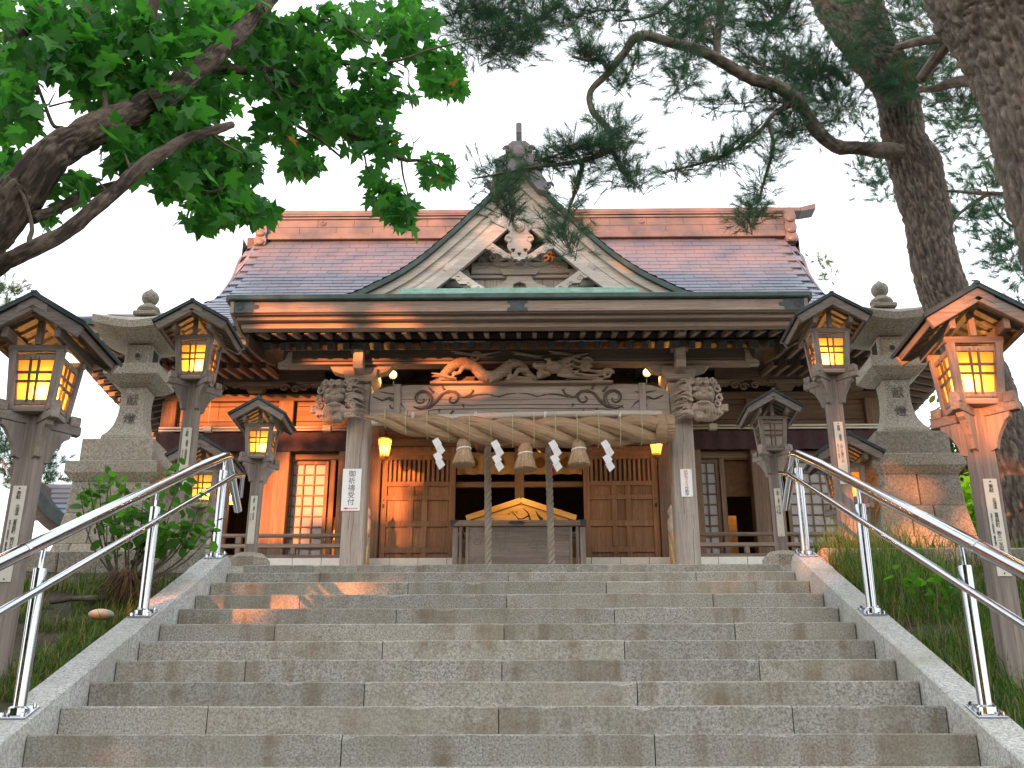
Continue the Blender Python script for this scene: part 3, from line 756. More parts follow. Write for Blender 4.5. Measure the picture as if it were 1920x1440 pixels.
for x in (-4.2, -2.6, 2.6, 4.35):
    b = MB(); b.tube([(x, RY-.185, 10.06), (x, RY-.20, 10.06)], .06, 16); b.tube([(x+.035*math.cos(a), RY-.202, 10.06+.035*math.sin(a)) for a in np.linspace(0, 2*PI, 14)], .008, 6, False); b.build('crest', M_RIDGE, rd)
for s, x in ((-1, RX0), (1, RX1)):                          # ridge end ornaments
    b = MB(); o = (x, RY-.30, 0)
    b.ext([(-.11, 9.50), (.11, 9.50), (.13, 9.62), (.10, 9.70), (.13, 9.84), (.10, 9.95), (.13, 10.10), (.10, 10.24), (.0, 10.32), (-.10, 10.24), (-.13, 10.10), (-.10, 9.95), (-.13, 9.84), (-.10, 9.70), (-.13, 9.62)], o, (1, 0, 0), (0, 0, 1), (0, .6, 0))
    for z in (9.56, 9.76, 10.02): b.ico((x, RY-.31, z), (.10, .05, .075), sub=2)
    b.build('ridge_ornament', M_RIDGE, rd)
# ---- front gable on the porch roof
GY = 14.45
def cv(pts, n=26, Y=GY):                                     # photo outline -> smooth curve in the gable plane
    P = smooth([tuple(U(x, y, Y)) for x, y in pts], 200); L = np.concatenate([[0], np.cumsum(np.linalg.norm(np.diff(P, axis=0), axis=1))])
    t_ = np.linspace(0, L[-1], n); return list(zip(np.interp(t_, L, P[:, 0]).tolist(), np.interp(t_, L, P[:, 2]).tolist()))
CX = .03
cO = cv([(973, 311), (946, 339), (913, 376), (889, 398), (858, 428), (828, 455), (797, 481), (766, 503), (736, 521), (705, 536), (666, 554), (610, 572)])   # roof edge
cA = cv([(973, 323), (946, 350), (913, 386), (889, 409), (858, 438), (829, 464), (798, 490), (767, 512), (737, 530), (707, 545), (670, 562), (615, 580)])   # outer board top
cB = cv([(973, 352), (945, 377), (915, 404), (889, 428), (852, 461), (812, 495), (767, 528), (721, 553), (680, 573), (630, 594)])
cC = cv([(973, 396), (950, 410), (913, 441), (874, 477), (828, 515), (767, 553), (720, 578), (670, 602)])
cD = cv([(973, 412), (950, 431), (919, 458), (889, 484), (852, 515), (800, 553), (745, 584), (690, 612)])
mir = lambda c: [(2*CX-x, z) for x, z in c]
gb = thing_gable = MB()
for f in (lambda c: c, mir):
    side = f
    s1 = MB().strip(side(cO), side(cA), (0, GY-.10, 0), (1, 0, 0), (0, 0, 1), (0, .35, 0)); s1.build('gable_roof_edge', M_COPR, H)
    s2 = MB().strip(side(cA), side(cB), (0, GY-.04, 0), (1, 0, 0), (0, 0, 1), (0, .12, 0)); bo = s2.build('barge_board', W_PAL['x'], H)
    s3 = MB().strip(side(cB), side(cC), (0, GY+.015, 0), (1, 0, 0), (0, 0, 1), (0, .10, 0)); s3.build('board', W_PAL['x'], bo)
    s4 = MB().strip(side(cC), side(cD), (0, GY-.012, 0), (1, 0, 0), (0, 0, 1), (0, .08, 0)); s4.build('moulding', W_PAL['x'], bo)
    mid = [((a[0]*.5+b[0]*.5), (a[1]*.5+b[1]*.5)) for a, b in zip(cB, cC)]; m2 = [(x, z-.03) for x, z in mid]
    s5 = MB().strip(side(mid), side(m2), (0, GY+.004, 0), (1, 0, 0), (0, 0, 1), (0, .012, 0)); s5.build('groove_bead', W_PAL['x'], bo)
# gable roof running back into the main slope, in lapped strips
for f in (1, -1):
    g2 = MB(); n = len(cO); nb = 9
    for i in range(n-1):
        for j in range(nb):
            y0, y1 = GY-.10+j*.55, GY-.10+(j+1)*.55
            P0, P1 = cO[i], cO[i+1]; off = .012 if (i % 2) else 0
            X = lambda c: CX+f*(c[0]-CX)
            g2.add([(X(P0), y0, P0[1]+.012), (X(P1), y0, P1[1]+.03), (X(P1), y1, P1[1]+.03), (X(P0), y1, P0[1]+.012), (X(P1), y0, P1[1]+.0), (X(P1), y1, P1[1]+.0)], [(0, 3, 2, 1), (1, 2, 5, 4)])
    g2.build('gable_slope', M_ROOF, roof)
# gable ridge, its ornament and post
ap = U(973, 318, GY)
b = MB(); b.box(CX-.16, CX+.16, GY-.1, 19.6, 7.18, 7.46, .02); b.box(CX-.21, CX+.21, GY-.1, 19.6, 7.44, 7.52, .01); b.build('gable_ridge', M_RIDGE, H)
orn = MB(); o = (CX, GY-.20, 0)
orn.ext([(-.10, 7.70), (.10, 7.70), (.20, 7.60), (.20, 7.47), (.30, 7.42), (.36, 7.28), (.34, 7.12), (.40, 7.02), (.44, 6.92), (.40, 6.82), (.28, 6.86), (.14, 7.06), (0, 7.28), (-.14, 7.06), (-.28, 6.86), (-.40, 6.82), (-.44, 6.92), (-.40, 7.02), (-.34, 7.12), (-.36, 7.28), (-.30, 7.42), (-.20, 7.47), (-.20, 7.60)], o, (1, 0, 0), (0, 0, 1), (0, .16, 0))
for s in (-1, 1):
    for (x, z, r_) in ((.30, 7.30, .085), (.44, 6.90, .075), (.17, 7.54, .07)):
        orn.tube([(CX+s*(x+(r_*.9-r_*.9*a/9)*math.cos(a)), GY-.215, z+(r_*.9-r_*.9*a/9)*math.sin(a)) for a in np.linspace(0, 8, 22)], .022, 6)
orn.ico((CX, GY-.22, 7.50), (.10, .05, .12)); orn.build('gable_ornament', M_RIDGE, H)
pz0, pz1, pz2 = 7.55, ZU(257, GY), ZU(238, GY)
bx('ornament_post', M_DKMET, CX-.042, CX+.042, GY-.12, GY+.9, pz0, pz1, .005)
MB().ext([(-.044, pz1+.001), (.044, pz1+.001), (.044, pz2-.02), (0, pz2), (-.044, pz2-.02)], (CX, GY-.125, 0), (1, 0, 0), (0, 0, 1), (0, 1.03, 0)).build('post_cap', M_RIDGE, H)
# gable wall, planks, carvings
WY = GY+.42
zb = ZU(545, WY); 
for i in range(16):
    a = CX-1.36+i*.17; MB().box(a+.002, a+.168, WY, WY+.04, zb-.1, min(6.9, zb+1.05-abs(a+.085-CX)*.55), .003).build('plank', W_PAL['z'], H)
bx('gable_beam', W_PAL['x'], CX-.72, CX+.72, WY-.10, WY, ZU(518, WY), ZU(497, WY), .01)
bx('gable_beam', W_PAL['x'], CX-.95, CX+.95, WY-.06, WY+.01, ZU(524, WY), ZU(518, WY)-.003, .005)
ck = MB(); zc = ZU(497, WY)
for s in (-1, 1):
    for (x, z, r0, y_) in ((.20, .16, .085, 0), (.40, .11, .08, 0), (.58, .05, .06, 0), (.30, .26, .06, 0), (.13, .06, .05, 0), (.50, .20, .05, 0)):
        ck.tube([(CX+s*(x+(r0-r0*a/11)*math.cos(a+1)), WY-.04, zc+z+(r0-r0*a/11)*math.sin(a+1)) for a in np.linspace(0, 9, 24)], .02, 6)
    ck.tube([(CX+s*x, WY-.05, zc+.03+.05*math.sin(x*9)) for x in np.linspace(.08, .72, 16)], np.linspace(.028, .012, 16), 6)
    ck.tube([(CX+s*x, WY-.105, zc-.06+.022*math.sin(x*18)) for x in np.linspace(.12, .46, 14)], np.linspace(.006, .012, 14), 6)
    for x in (.52, .58, .62): ck.tube([(CX+s*(x+.04*math.cos(a)), WY-.105, zc-.07+.03*math.sin(a)) for a in np.linspace(0, 5, 10)], .01, 5)
ck.build('gable_carving', W_PAL['x'], H)
vs_ = MB(); vs_.lathe([(.05, zc-.06), (.085, zc-.04), (.05, zc+.01), (.04, zc+.05), (.10, zc+.14), (.13, zc+.24), (.12, zc+.34)], (CX, WY-.08, 0), 14); vs_.build('strut_vase', W_PAL['z'], H)
km = MB(); zk = zb
km.ext([(-.42, -.02), (-.36, .02), (-.26, .05), (-.2, .12), (-.17, .18), (.17, .18), (.2, .12), (.26, .05), (.36, .02), (.42, -.02), (.10, -.02), (.09, .05), (0, .085), (-.09, .05), (-.10, -.02)], (CX, WY-.09, zk+.02), (1, 0, 0), (0, 0, 1), (0, .07, 0))
km.ext([(-.24, .2), (.24, .2), (.30, .29), (-.30, .29)], (CX, WY-.12, zk+.01), (1, 0, 0), (0, 0, 1), (0, .1, 0)); km.build('frog_leg_strut', W_PAL['x'], H)
for s in (-1, 1):                                            # little bracket sets
    b = MB(); xx = CX+s*.98; b.box(xx-.13, xx+.13, WY-.16, WY-.02, zb-.02, zb+.09, .01); b.box(xx-.05, xx+.05, WY-.22, WY, zb+.09, zb+.30, .01); b.box(xx-.24, xx+.24, WY-.14, WY-.04, zb+.17, zb+.24, .01); b.box(xx-.30, xx+.22, WY-.12, WY, zb+.24, zb+.30, .006)
    b.build('bracket_set', W_PAL['x'], H)
    # side fin carvings under the barge boards
    for (px, py, sc) in (((930, 462), 0, .8), ((868, 515), 0, 1.05)):
        c0 = U(px[0], px[1], GY+.02); x0 = CX+s*(CX-c0.x); d = MB()
        d.ext([(s*p[0]*sc, p[1]*sc) for p in ((.22, .20), (.28, .10), (.20, .05), (.20, -.03), (.10, -.06), (.05, -.13), (-.06, -.13), (-.14, -.22), (-.26, -.24), (-.30, -.19), (-.20, -.12))], (x0, GY+.0, c0.z-.02), (1, 0, 0), (0, 0, 1), (0, .06, 0))
        for (a0, b0, r0) in ((.15, .06, .055), (.06, -.05, .05), (-.08, -.14, .04), (-.22, -.20, .035)):
            d.tube([(x0+s*sc*(a0+(r0-r0*a/9)*math.cos(a)), GY-.004, c0.z-.02+sc*(b0+(r0-r0*a/9)*math.sin(a))) for a in np.linspace(0, 7.5, 18)], .011, 5)
        d.build('fin_carving', W_PAL['x'], H)
gz = U(973, 440, GY); d = MB()                              # hanging pendant
poly = [(0, .27), (.20, .12), (.13, .04), (.16, .0), (.20, -.03), (.20, -.10), (.155, -.14), (.18, -.19), (.15, -.27), (.11, -.30), (.12, -.36), (.07, -.42), (.04, -.415), (0, -.45)]
d.ext(poly+[(-x, z) for x, z in poly[-2:0:-1]], (CX, GY-.03, gz.z), (1, 0, 0), (0, 0, 1), (0, .06, 0))
for s in (-1, 1): d.tube([(CX+s*(.16+.045*math.cos(a)), GY-.035, gz.z-.09+.045*math.sin(a)) for a in np.linspace(-.5, 4.5, 14)], .012, 6)
gg = d.build('gable_pendant', W_PAL['x'], H)
d = MB()
for (x, z, r_) in ((-.09, -.27, .034), (.09, -.27, .034), (0, -.335, .03)):
    for (dx, dz) in ((-.4, .2), (.4, .2), (0, -.5)): d.tube([(CX+x+dx*r_, GY-.034, gz.z+z+dz*r_), (CX+x+dx*r_, GY-.028, gz.z+z+dz*r_)], r_*.55, 8)
d.build('pierced_heart', M_SHADE_INK, gg)
d = MB(); d.lathe([(.085, 0), (.085, .03), (.06, .05), (.05, .05), (.04, .075), (.0, .08)], (0, 0, 0), 6, PI/6)
me = d.mesh('boss'); me.transform(Matrix.Translation((CX, GY-.03, gz.z+.10)) @ Matrix.Rotation(PI/2, 4, 'X')); link('boss', me, W_PAL['x'], gg)
# copper flashing at the gable foot
zf = ZU(549, 13.2)
bx('flashing', M_VERD, CX-1.72, CX+1.72, 14.30, 14.36, ZU(546, 14.3)-.12, ZU(546, 14.3)-.02+.03, .012)
bx('flashing', M_VERD, CX-1.72, CX+1.72, 14.38, 14.45, ZU(546, 14.3)+.02, ZU(539, 14.38), .012)

# ---- porch eave
EY, X0, X1 = 14.0, -4.0, 4.03
zz = lambda y, Y=EY: ZU(y, Y)
b = MB(); b.box(X0-.03, X1+.03, EY-.06, EY+.4, zz(562)+.003, zz(552), .012); b.build('eave_edge', M_COPR, H)
def board(nm, y0, y1, yt, ytb, dx=0, m=None):
    return bx(nm, m or W_POR['x'], X0+dx, X1-dx, y0, y1, ytb, yt, .006)
f1 = board('fascia', EY, EY+.12, zz(563), zz(583), .0)
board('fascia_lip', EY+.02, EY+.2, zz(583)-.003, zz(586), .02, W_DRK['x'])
board('fascia', EY+.09, EY+.25, zz(587, EY+.09), zz(597, EY+.09), .07)
board('fascia_lip', EY+.12, EY+.3, zz(597, EY+.12)-.003, zz(599.5, EY+.12), .08, W_DRK['x'])
board('fascia', EY+.20, EY+.34, zz(600, EY+.2), zz(613, EY+.2), .12)
for x0, x1, sh in ((X0-.004, X0+.42, 1), (-.29, .30, 0), (X1-.42, X1+.004, -1)):           # metal fittings with scalloped ends
    h = (zz(562)-zz(583))/2; zc_ = (zz(562)+zz(583))/2; P = []
    e = lambda x, s: [(x, h), (x+s*.03, h*.75), (x+s*.02, h*.45), (x+s*.09, h*.3), (x+s*.10, 0), (x+s*.09, -h*.3), (x+s*.02, -h*.45), (x+s*.03, -h*.75), (x, -h)]
    if sh == 1: P = [(x0, -h), (x0, h)]+e(x1-.12, 1)
    elif sh == -1: P = e(x0+.12, -1)+[(x1, -h), (x1, h)]
    else: P = e(x1-.14, -.6)+e(x0+.14, .6)[::-1]
    MB().ext(P, (0, EY-.006, zc_), (1, 0, 0), (0, 0, 1), (0, .005, 0)).build('metal_fitting', M_DKMET, f1)
    if sh:
        cxx = x0+.13 if sh == 1 else x1-.13; q = MB()
        for r_ in (.055, .032): q.tube([(cxx+r_*math.cos(a), EY-.008, zc_+r_*math.sin(a)) for a in np.linspace(0, 2*PI, 18)], .006, 5, False)
        q.build('crest', M_DKMET, f1)
def rafters(xs_, y0, y1, z0, sl, wd, ht, m, capm=True, par=None):
    for x in xs_:
        q = MB(); q.beam((x, y0, z0), (x, y1, z0+sl*(y1-y0)), wd, ht, .004); r = q.build('rafter', m, par or H)
        if capm:
            q = MB(); q.obox((x, y0-.004, z0), (wd/2+.004, .006, ht/2+.004), Matrix.Rotation(math.atan(sl), 3, 'X'), .002); q.build('rafter_tip', M_DKMET, r)
n1 = 33; xr = [X0+.32+(X1-X0-.64)*i/(n1-1) for i in range(n1)]
zr1 = (zz(614, EY+.36)+zz(625, EY+.36))/2
rafters(xr, EY+.36, 15.15, zr1, .30, .062, .075, W_POR['y'])
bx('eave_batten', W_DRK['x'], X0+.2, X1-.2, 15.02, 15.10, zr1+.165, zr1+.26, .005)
zr2 = (zz(640, 14.95)+zz(655, 14.95))/2
rafters(xr, 14.95, 16.3, zr2, .43, .075, .10, W_POR['y'])
q = MB(); q.add([(X0+.12, EY+.2, zr1+.05), (X1-.12, EY+.2, zr1+.05), (X1-.12, 15.12, zr1+.30), (X0+.12, 15.12, zr1+.30)], [(0, 3, 2, 1)]); q.add([(X0+.12, 14.94, zr2+.06), (X1-.12, 14.94, zr2+.06), (X1-.12, 16.0, zr2+.52), (X0+.12, 16.0, zr2+.52)], [(0, 3, 2, 1)]); q.add([(-3.9, 15.98, zr2+.50), (3.9, 15.98, zr2+.50), (3.9, 18.3, zr2+.9), (-3.9, 18.3, zr2+.9)], [(0, 3, 2, 1)])
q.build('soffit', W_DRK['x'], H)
# porch verges
for s, x in ((-1, X0), (1, X1)):
    q = MB(); x0 = x-.05*(s > 0); 
    ya = [EY-.02, 14.5, 15.0, 15.5, 16.2]; zt_ = [zz(563), 4.96, 5.05, 5.17, 5.42]; zb_ = [zz(584), 4.66, 4.74, 4.86, 5.05]
    q.strip(list(zip(ya, zt_)), list(zip(ya, zb_)), (x0, 0, 0), (0, 1, 0), (0, 0, 1), (.05, 0, 0)); q.build('verge_board', W_POR['y'], H)
    q = MB(); q.strip(list(zip(ya, [z+.10 for z in zt_])), list(zip(ya, [z+.006 for z in zt_])), (x-.05+s*.02, 0, 0), (0, 1, 0), (0, 0, 1), (.10, 0, 0)); q.build('eave_edge', M_COPR, H)
    q = MB(); q.strip(list(zip(ya[1:], [z-.02 for z in zb_[1:]])), list(zip(ya[1:], [z-.2 for z in zb_[1:]])), (x0-s*.12, 0, 0), (0, 1, 0), (0, 0, 1), (.04, 0, 0)); q.build('verge_board', W_DRK['y'], H)
# purlin beam over the pillars
PY = 15.35
bx('purlin', W_DRK['x'], -3.5, 3.52, PY-.14, PY+.14, ZU(675, PY-.14), ZU(655, PY-.14), .01)
bx('purlin_base', W_POR['x'], -3.45, 3.47, PY-.11, PY+.11, ZU(681, PY-.11), ZU(675, PY-.14)-.003, .006)
for s in (-1, 1):
    q = MB(); q.ext([(0, .0), (s*.06, -.02), (s*.10, -.14), (s*.20, -.19), (s*.20, -.25), (s*.06, -.25), (0, -.16)], (s*3.36, PY-.16, ZU(655, PY-.14)-.02), (1, 0, 0), (0, 0, 1), (0, .1, 0)); q.build('beam_nose', W_PIL['x'], H)
# ---- pillars with bracket sets
for s in (-1, 1):
    xc = s*2.365+.02; hw_ = .165
    b = MB(); b.box(xc-hw_, xc+hw_, PY, PY+2*hw_, 0, 4.22, .022); pl = b.build('pillar', W_PIL['z'], H)
    b = MB(); rr = random.Random(3+s)
    for (dx, z0, z1) in ((.02, 1.5, 2.6), (-.05, 2.9, 3.6), (.06, 2.0, 2.3)) if s < 0 else ((-.03, 2.2, 3.65), (.07, 1.5, 2.2)):
        pts = [(xc+dx*s+.012*rr.uniform(-1, 1)+.03*(z-z0), PY-.0005, z) for z in np.linspace(z0, z1, 9)]
        for p, q_ in zip(pts[:-1], pts[1:]): b.add([(p[0]-.003, PY-.001, p[2]), (p[0]+.003, PY-.001, p[2]), (q_[0]+.002, PY-.001, q_[2]), (q_[0]-.002, PY-.001, q_[2])], [(0, 1, 2, 3)])
    b.build('drying_crack', M_SHADE_INK, pl)
    MB().lathe([(.30, -.02), (.30, .1), (.24, .16)], (xc, PY+hw_, 0), 8, PI/8).build('footing', M_GRN2, pl)
    yb = PY-.02; c = (xc, PY+hw_)
    def trap(z0, z1, w0, w1, d=.17, nm='bearing_block', xx=xc, yf=None, m=None):
        h = z1-z0; q = MB(); y0 = (yf if yf is not None else PY+hw_-w1)
        q.ext([(-w0, z0), (w0, z0), (w1*.92, z0+h*.35), (w1, z0+h*.5), (w1, z1), (-w1, z1), (-w1, z0+h*.5), (-w1*.92, z0+h*.35)], (xx, y0, 0), (1, 0, 0), (0, 0, 1), (0, 2*w1, 0)); return q.build(nm, m or W_POR['x'], H)
    trap(4.222, 4.43, .17, .25, m=W_PIL['x'])
    q = MB()                                                # cross arm with curled ends
    A = [(-.46, 4.55), (-.47, 4.49), (-.40, 4.40), (-.28, 4.36), (.28, 4.36), (.40, 4.40), (.47, 4.49), (.46, 4.55)]
    q.ext(A, (xc, PY-.02, 0), (1, 0, 0), (0, 0, 1), (0, .16, 0)); q.build('bracket_arm', W_PIL['x'], H)
    for dx in (-.37, .37):
        trap(4.553, 4.66, .085, .125, xx=xc+dx, yf=PY-.05, nm='bearing_block', m=W_PIL['x'])
        e = 1 if dx > 0 else -1
        q = MB(); q.ext([(0, 4.66), (e*.05, 4.58), (e*.12, 4.56), (e*.16, 4.60), (e*.22, 4.605), (e*.25, 4.66), (e*.33, 4.675), (e*.36, 4.72), (e*.29, 4.72), (0, 4.69)], (xc+dx+e*.10, PY-.0, 0), (1, 0, 0), (0, 0, 1), (0, .09, 0)); q.build('carved_nose', W_PIL['x'], H)
    q = MB(); q.ext([(0, 4.30), (-.30, 4.34), (-.36, 4.42), (-.34, 4.50), (-.36, 4.62), (0, 4.62)], (xc-.07, PY, 0), (0, 1, 0), (0, 0, 1), (.14, 0, 0)); q.build('beam_nose', W_PIL['y'], H)
    q = MB(); q.box(xc-.13, xc+.13, PY-.26, PY-.0, 4.625, 4.78, .012); q.build('bearing_block', W_POR['x'], H)
    q = MB(); q.ext([(0, 4.80), (-.40, 4.80), (-.43, 4.9), (-.40, 5.0), (0, 5.0)], (xc-.075, PY-.13, -.02), (0, 1, 0), (0, 0, 1), (.15, 0, 0)); q.build('beam_nose', W_PIL['y'], H)
    # beams tying the pillar back to the hall
    bx('tie_beam', W_POR['y'], xc-.1, xc+.1, PY+2*hw_, 17.6, 3.95, 4.25, .01)
# carved rainbow beam
bz0, bz1 = ZU(779, PY-.04), ZU(722, PY-.04)
arch = [(-2.18, bz0), (-1.7, bz0), (-1.5, bz0+.015), (0, bz0+.045), (1.5, bz0+.015), (1.72, bz0), (2.22, bz0), (2.22, bz0+.32), (2.16, bz1-.07), (1.95, bz1-.005), (1.6, bz1+.012), (0, bz1+.02), (-1.56, bz1+.012), (-1.9, bz1-.005), (-2.12, bz1-.07), (-2.18, bz0+.32)]
rb = MB().ext(arch, (0, PY-.03, 0), (1, 0, 0), (0, 0, 1), (0, .32, 0)).build('rainbow_beam', W_PIL['x'], H)
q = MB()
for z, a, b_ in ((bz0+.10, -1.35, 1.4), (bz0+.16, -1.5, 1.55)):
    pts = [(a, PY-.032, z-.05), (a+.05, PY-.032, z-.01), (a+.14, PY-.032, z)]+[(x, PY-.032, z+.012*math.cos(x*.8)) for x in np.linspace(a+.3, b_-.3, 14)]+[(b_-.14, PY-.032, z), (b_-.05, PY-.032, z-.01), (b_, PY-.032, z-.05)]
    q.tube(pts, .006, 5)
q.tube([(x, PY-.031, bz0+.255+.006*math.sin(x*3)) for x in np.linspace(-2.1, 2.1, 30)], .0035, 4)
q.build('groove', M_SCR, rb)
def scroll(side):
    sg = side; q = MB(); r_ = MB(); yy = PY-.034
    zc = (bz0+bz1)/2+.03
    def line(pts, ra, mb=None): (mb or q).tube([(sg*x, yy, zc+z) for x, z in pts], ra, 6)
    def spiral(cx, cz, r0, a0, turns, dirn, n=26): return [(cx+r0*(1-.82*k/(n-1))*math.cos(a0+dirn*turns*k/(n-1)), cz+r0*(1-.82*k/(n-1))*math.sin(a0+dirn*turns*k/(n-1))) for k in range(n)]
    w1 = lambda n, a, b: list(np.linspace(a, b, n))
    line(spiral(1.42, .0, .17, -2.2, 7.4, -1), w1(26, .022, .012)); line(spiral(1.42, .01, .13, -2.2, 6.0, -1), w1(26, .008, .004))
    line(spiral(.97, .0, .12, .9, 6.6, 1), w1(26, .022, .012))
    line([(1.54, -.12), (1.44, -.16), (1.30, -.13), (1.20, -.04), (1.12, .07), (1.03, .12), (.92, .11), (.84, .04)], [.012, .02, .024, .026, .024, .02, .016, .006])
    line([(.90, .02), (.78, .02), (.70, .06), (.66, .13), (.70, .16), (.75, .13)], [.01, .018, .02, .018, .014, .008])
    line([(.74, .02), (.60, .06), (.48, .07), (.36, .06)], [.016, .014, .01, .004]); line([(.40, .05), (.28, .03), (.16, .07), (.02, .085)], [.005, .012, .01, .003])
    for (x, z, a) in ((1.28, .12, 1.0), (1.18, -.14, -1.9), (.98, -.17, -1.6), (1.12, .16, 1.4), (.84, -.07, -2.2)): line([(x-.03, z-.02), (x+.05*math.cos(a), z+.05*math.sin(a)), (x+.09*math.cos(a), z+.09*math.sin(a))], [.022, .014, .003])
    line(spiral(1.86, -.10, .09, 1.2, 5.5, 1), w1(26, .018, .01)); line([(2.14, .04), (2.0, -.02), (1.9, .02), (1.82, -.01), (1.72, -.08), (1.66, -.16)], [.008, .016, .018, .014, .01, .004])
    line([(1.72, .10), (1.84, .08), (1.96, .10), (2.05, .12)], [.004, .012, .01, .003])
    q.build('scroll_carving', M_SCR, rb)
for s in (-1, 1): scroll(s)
for x in (-1.78, 1.83): bx('beam_strap', W_PIL['z'], x-.05, x+.05, PY-.062, PY-.03, bz0-.03, bz1+.02, .008, rb)
# ---- dragon carving on the beam
D = MB(); zb_ = bz1+.01; yy = PY-.13
body = [(-1.12, .10), (-.98, .26), (-.80, .33), (-.64, .24), (-.52, .10), (-.36, .07), (-.22, .16), (-.10, .27), (.04, .26), (.14, .14), (.26, .08), (.42, .12)]
bp = [(x, yy-.02+.05*math.sin(x*5), zb_+z) for x, z in body]
sp = smooth(bp, 110); D.tube(sp, [.03+.055*math.sin(PI*min(1, .12+k/109*.95))**.6 for k in range(110)], 12, ripple=lambda al, a, i: 1+.10*((i % 3) == 0)+.05*math.cos(a*9+(i % 2)*PI))
hx, hz = .52, zb_+.20                                       # head facing left
D.ico((hx, yy-.08, hz), (.14, .11, .10)); D.ico((hx-.16, yy-.10, hz-.0), (.13, .08, .055)); D.ico((hx-.27, yy-.10, hz+.025), (.045, .06, .04)); D.ico((hx-.14, yy-.10, hz-.10), (.11, .07, .035), Matrix.Rotation(.25, 3, 'Y'))
for s in (-1, 1): D.ico((hx-.06, yy-.10+s*.06, hz+.06), .035); D.ico((hx-.08, yy-.10+s*.055, hz+.10), (.06, .02, .02))
rr = random.Random(4)
for k in range(26):
    a = rr.uniform(-.9, 1.1); L = rr.uniform(.16, .36); z0 = hz+rr.uniform(-.12, .1); D.tube(smooth([(hx+.06, yy-.06, z0), (hx+.06+L*.5, yy-.08, z0+L*.3*math.sin(a)), (hx+.06+L, yy-.05, z0+L*.55*math.sin(a)+.03)], 8), np.linspace(.024, .006, 8), 6)
for k in range(14):
    a = rr.uniform(2.4, 4.2); D.tube([(hx-.16, yy-.12, hz-.13), (hx-.16+.10*math.cos(a), yy-.15, hz-.13+.07*math.sin(a))], [.014, .004], 5)
for (x0, z0) in ((-.86, .10), (-.30, .02), (-.05, .05)):
    D.tube(smooth([(x0+.2, yy-.05, zb_+z0+.12), (x0+.06, yy-.10, zb_+z0+.10), (x0, yy-.12, zb_+z0)], 8), np.linspace(.05, .03, 8), 8)
    for a in (-.6, -.1, .4): D.tube([(x0, yy-.12, zb_+z0), (x0-.07, yy-.15, zb_+z0-.01+.05*a), (x0-.12, yy-.14, zb_+z0-.05+.08*a)], [.02, .016, .005], 6)
for (xa, xb, z0, am) in ((-1.0, -.25, .42, .03), (-.1, .40, .40, .035), (.45, 1.05, .41, .03), (.75, 1.35, .17, .05), (.7, 1.3, .08, .03), (-.2, .25, .03, .02), (-1.28, -.9, .06, .04), (.62, 1.1, .30, .04)):
    for kk in range(3):
        D.tube([(x, yy+.03-.03*kk, zb_+z0+.035*kk-.03+am*math.sin((x-xa)*7+kk*.9)) for x in np.linspace(xa, xb, 20)], [.022*(.35+.65*math.sin(PI*(.08+.9*i/19))) for i in range(20)], 7)
for (x, z) in ((1.02, .30), (1.0, .22), (1.32, .12), (-.62, .40)):
    D.tube([(x+(.09-.008*a)*math.cos(a), yy-.03, zb_+z+(.09-.008*a)*math.sin(a)) for a in np.linspace(0, 9, 26)], .02, 6)
D.box(-1.3, 1.4, yy+.0, yy+.12, zb_-.01, zb_+.03)
sculpt('dragon_carving', D, M_CARV, H, .0095, 1)
bx('carving_back', W_DRK['x'], -1.25, 1.35, PY+.16, PY+.2, bz1+.0, bz1+.22, 0)
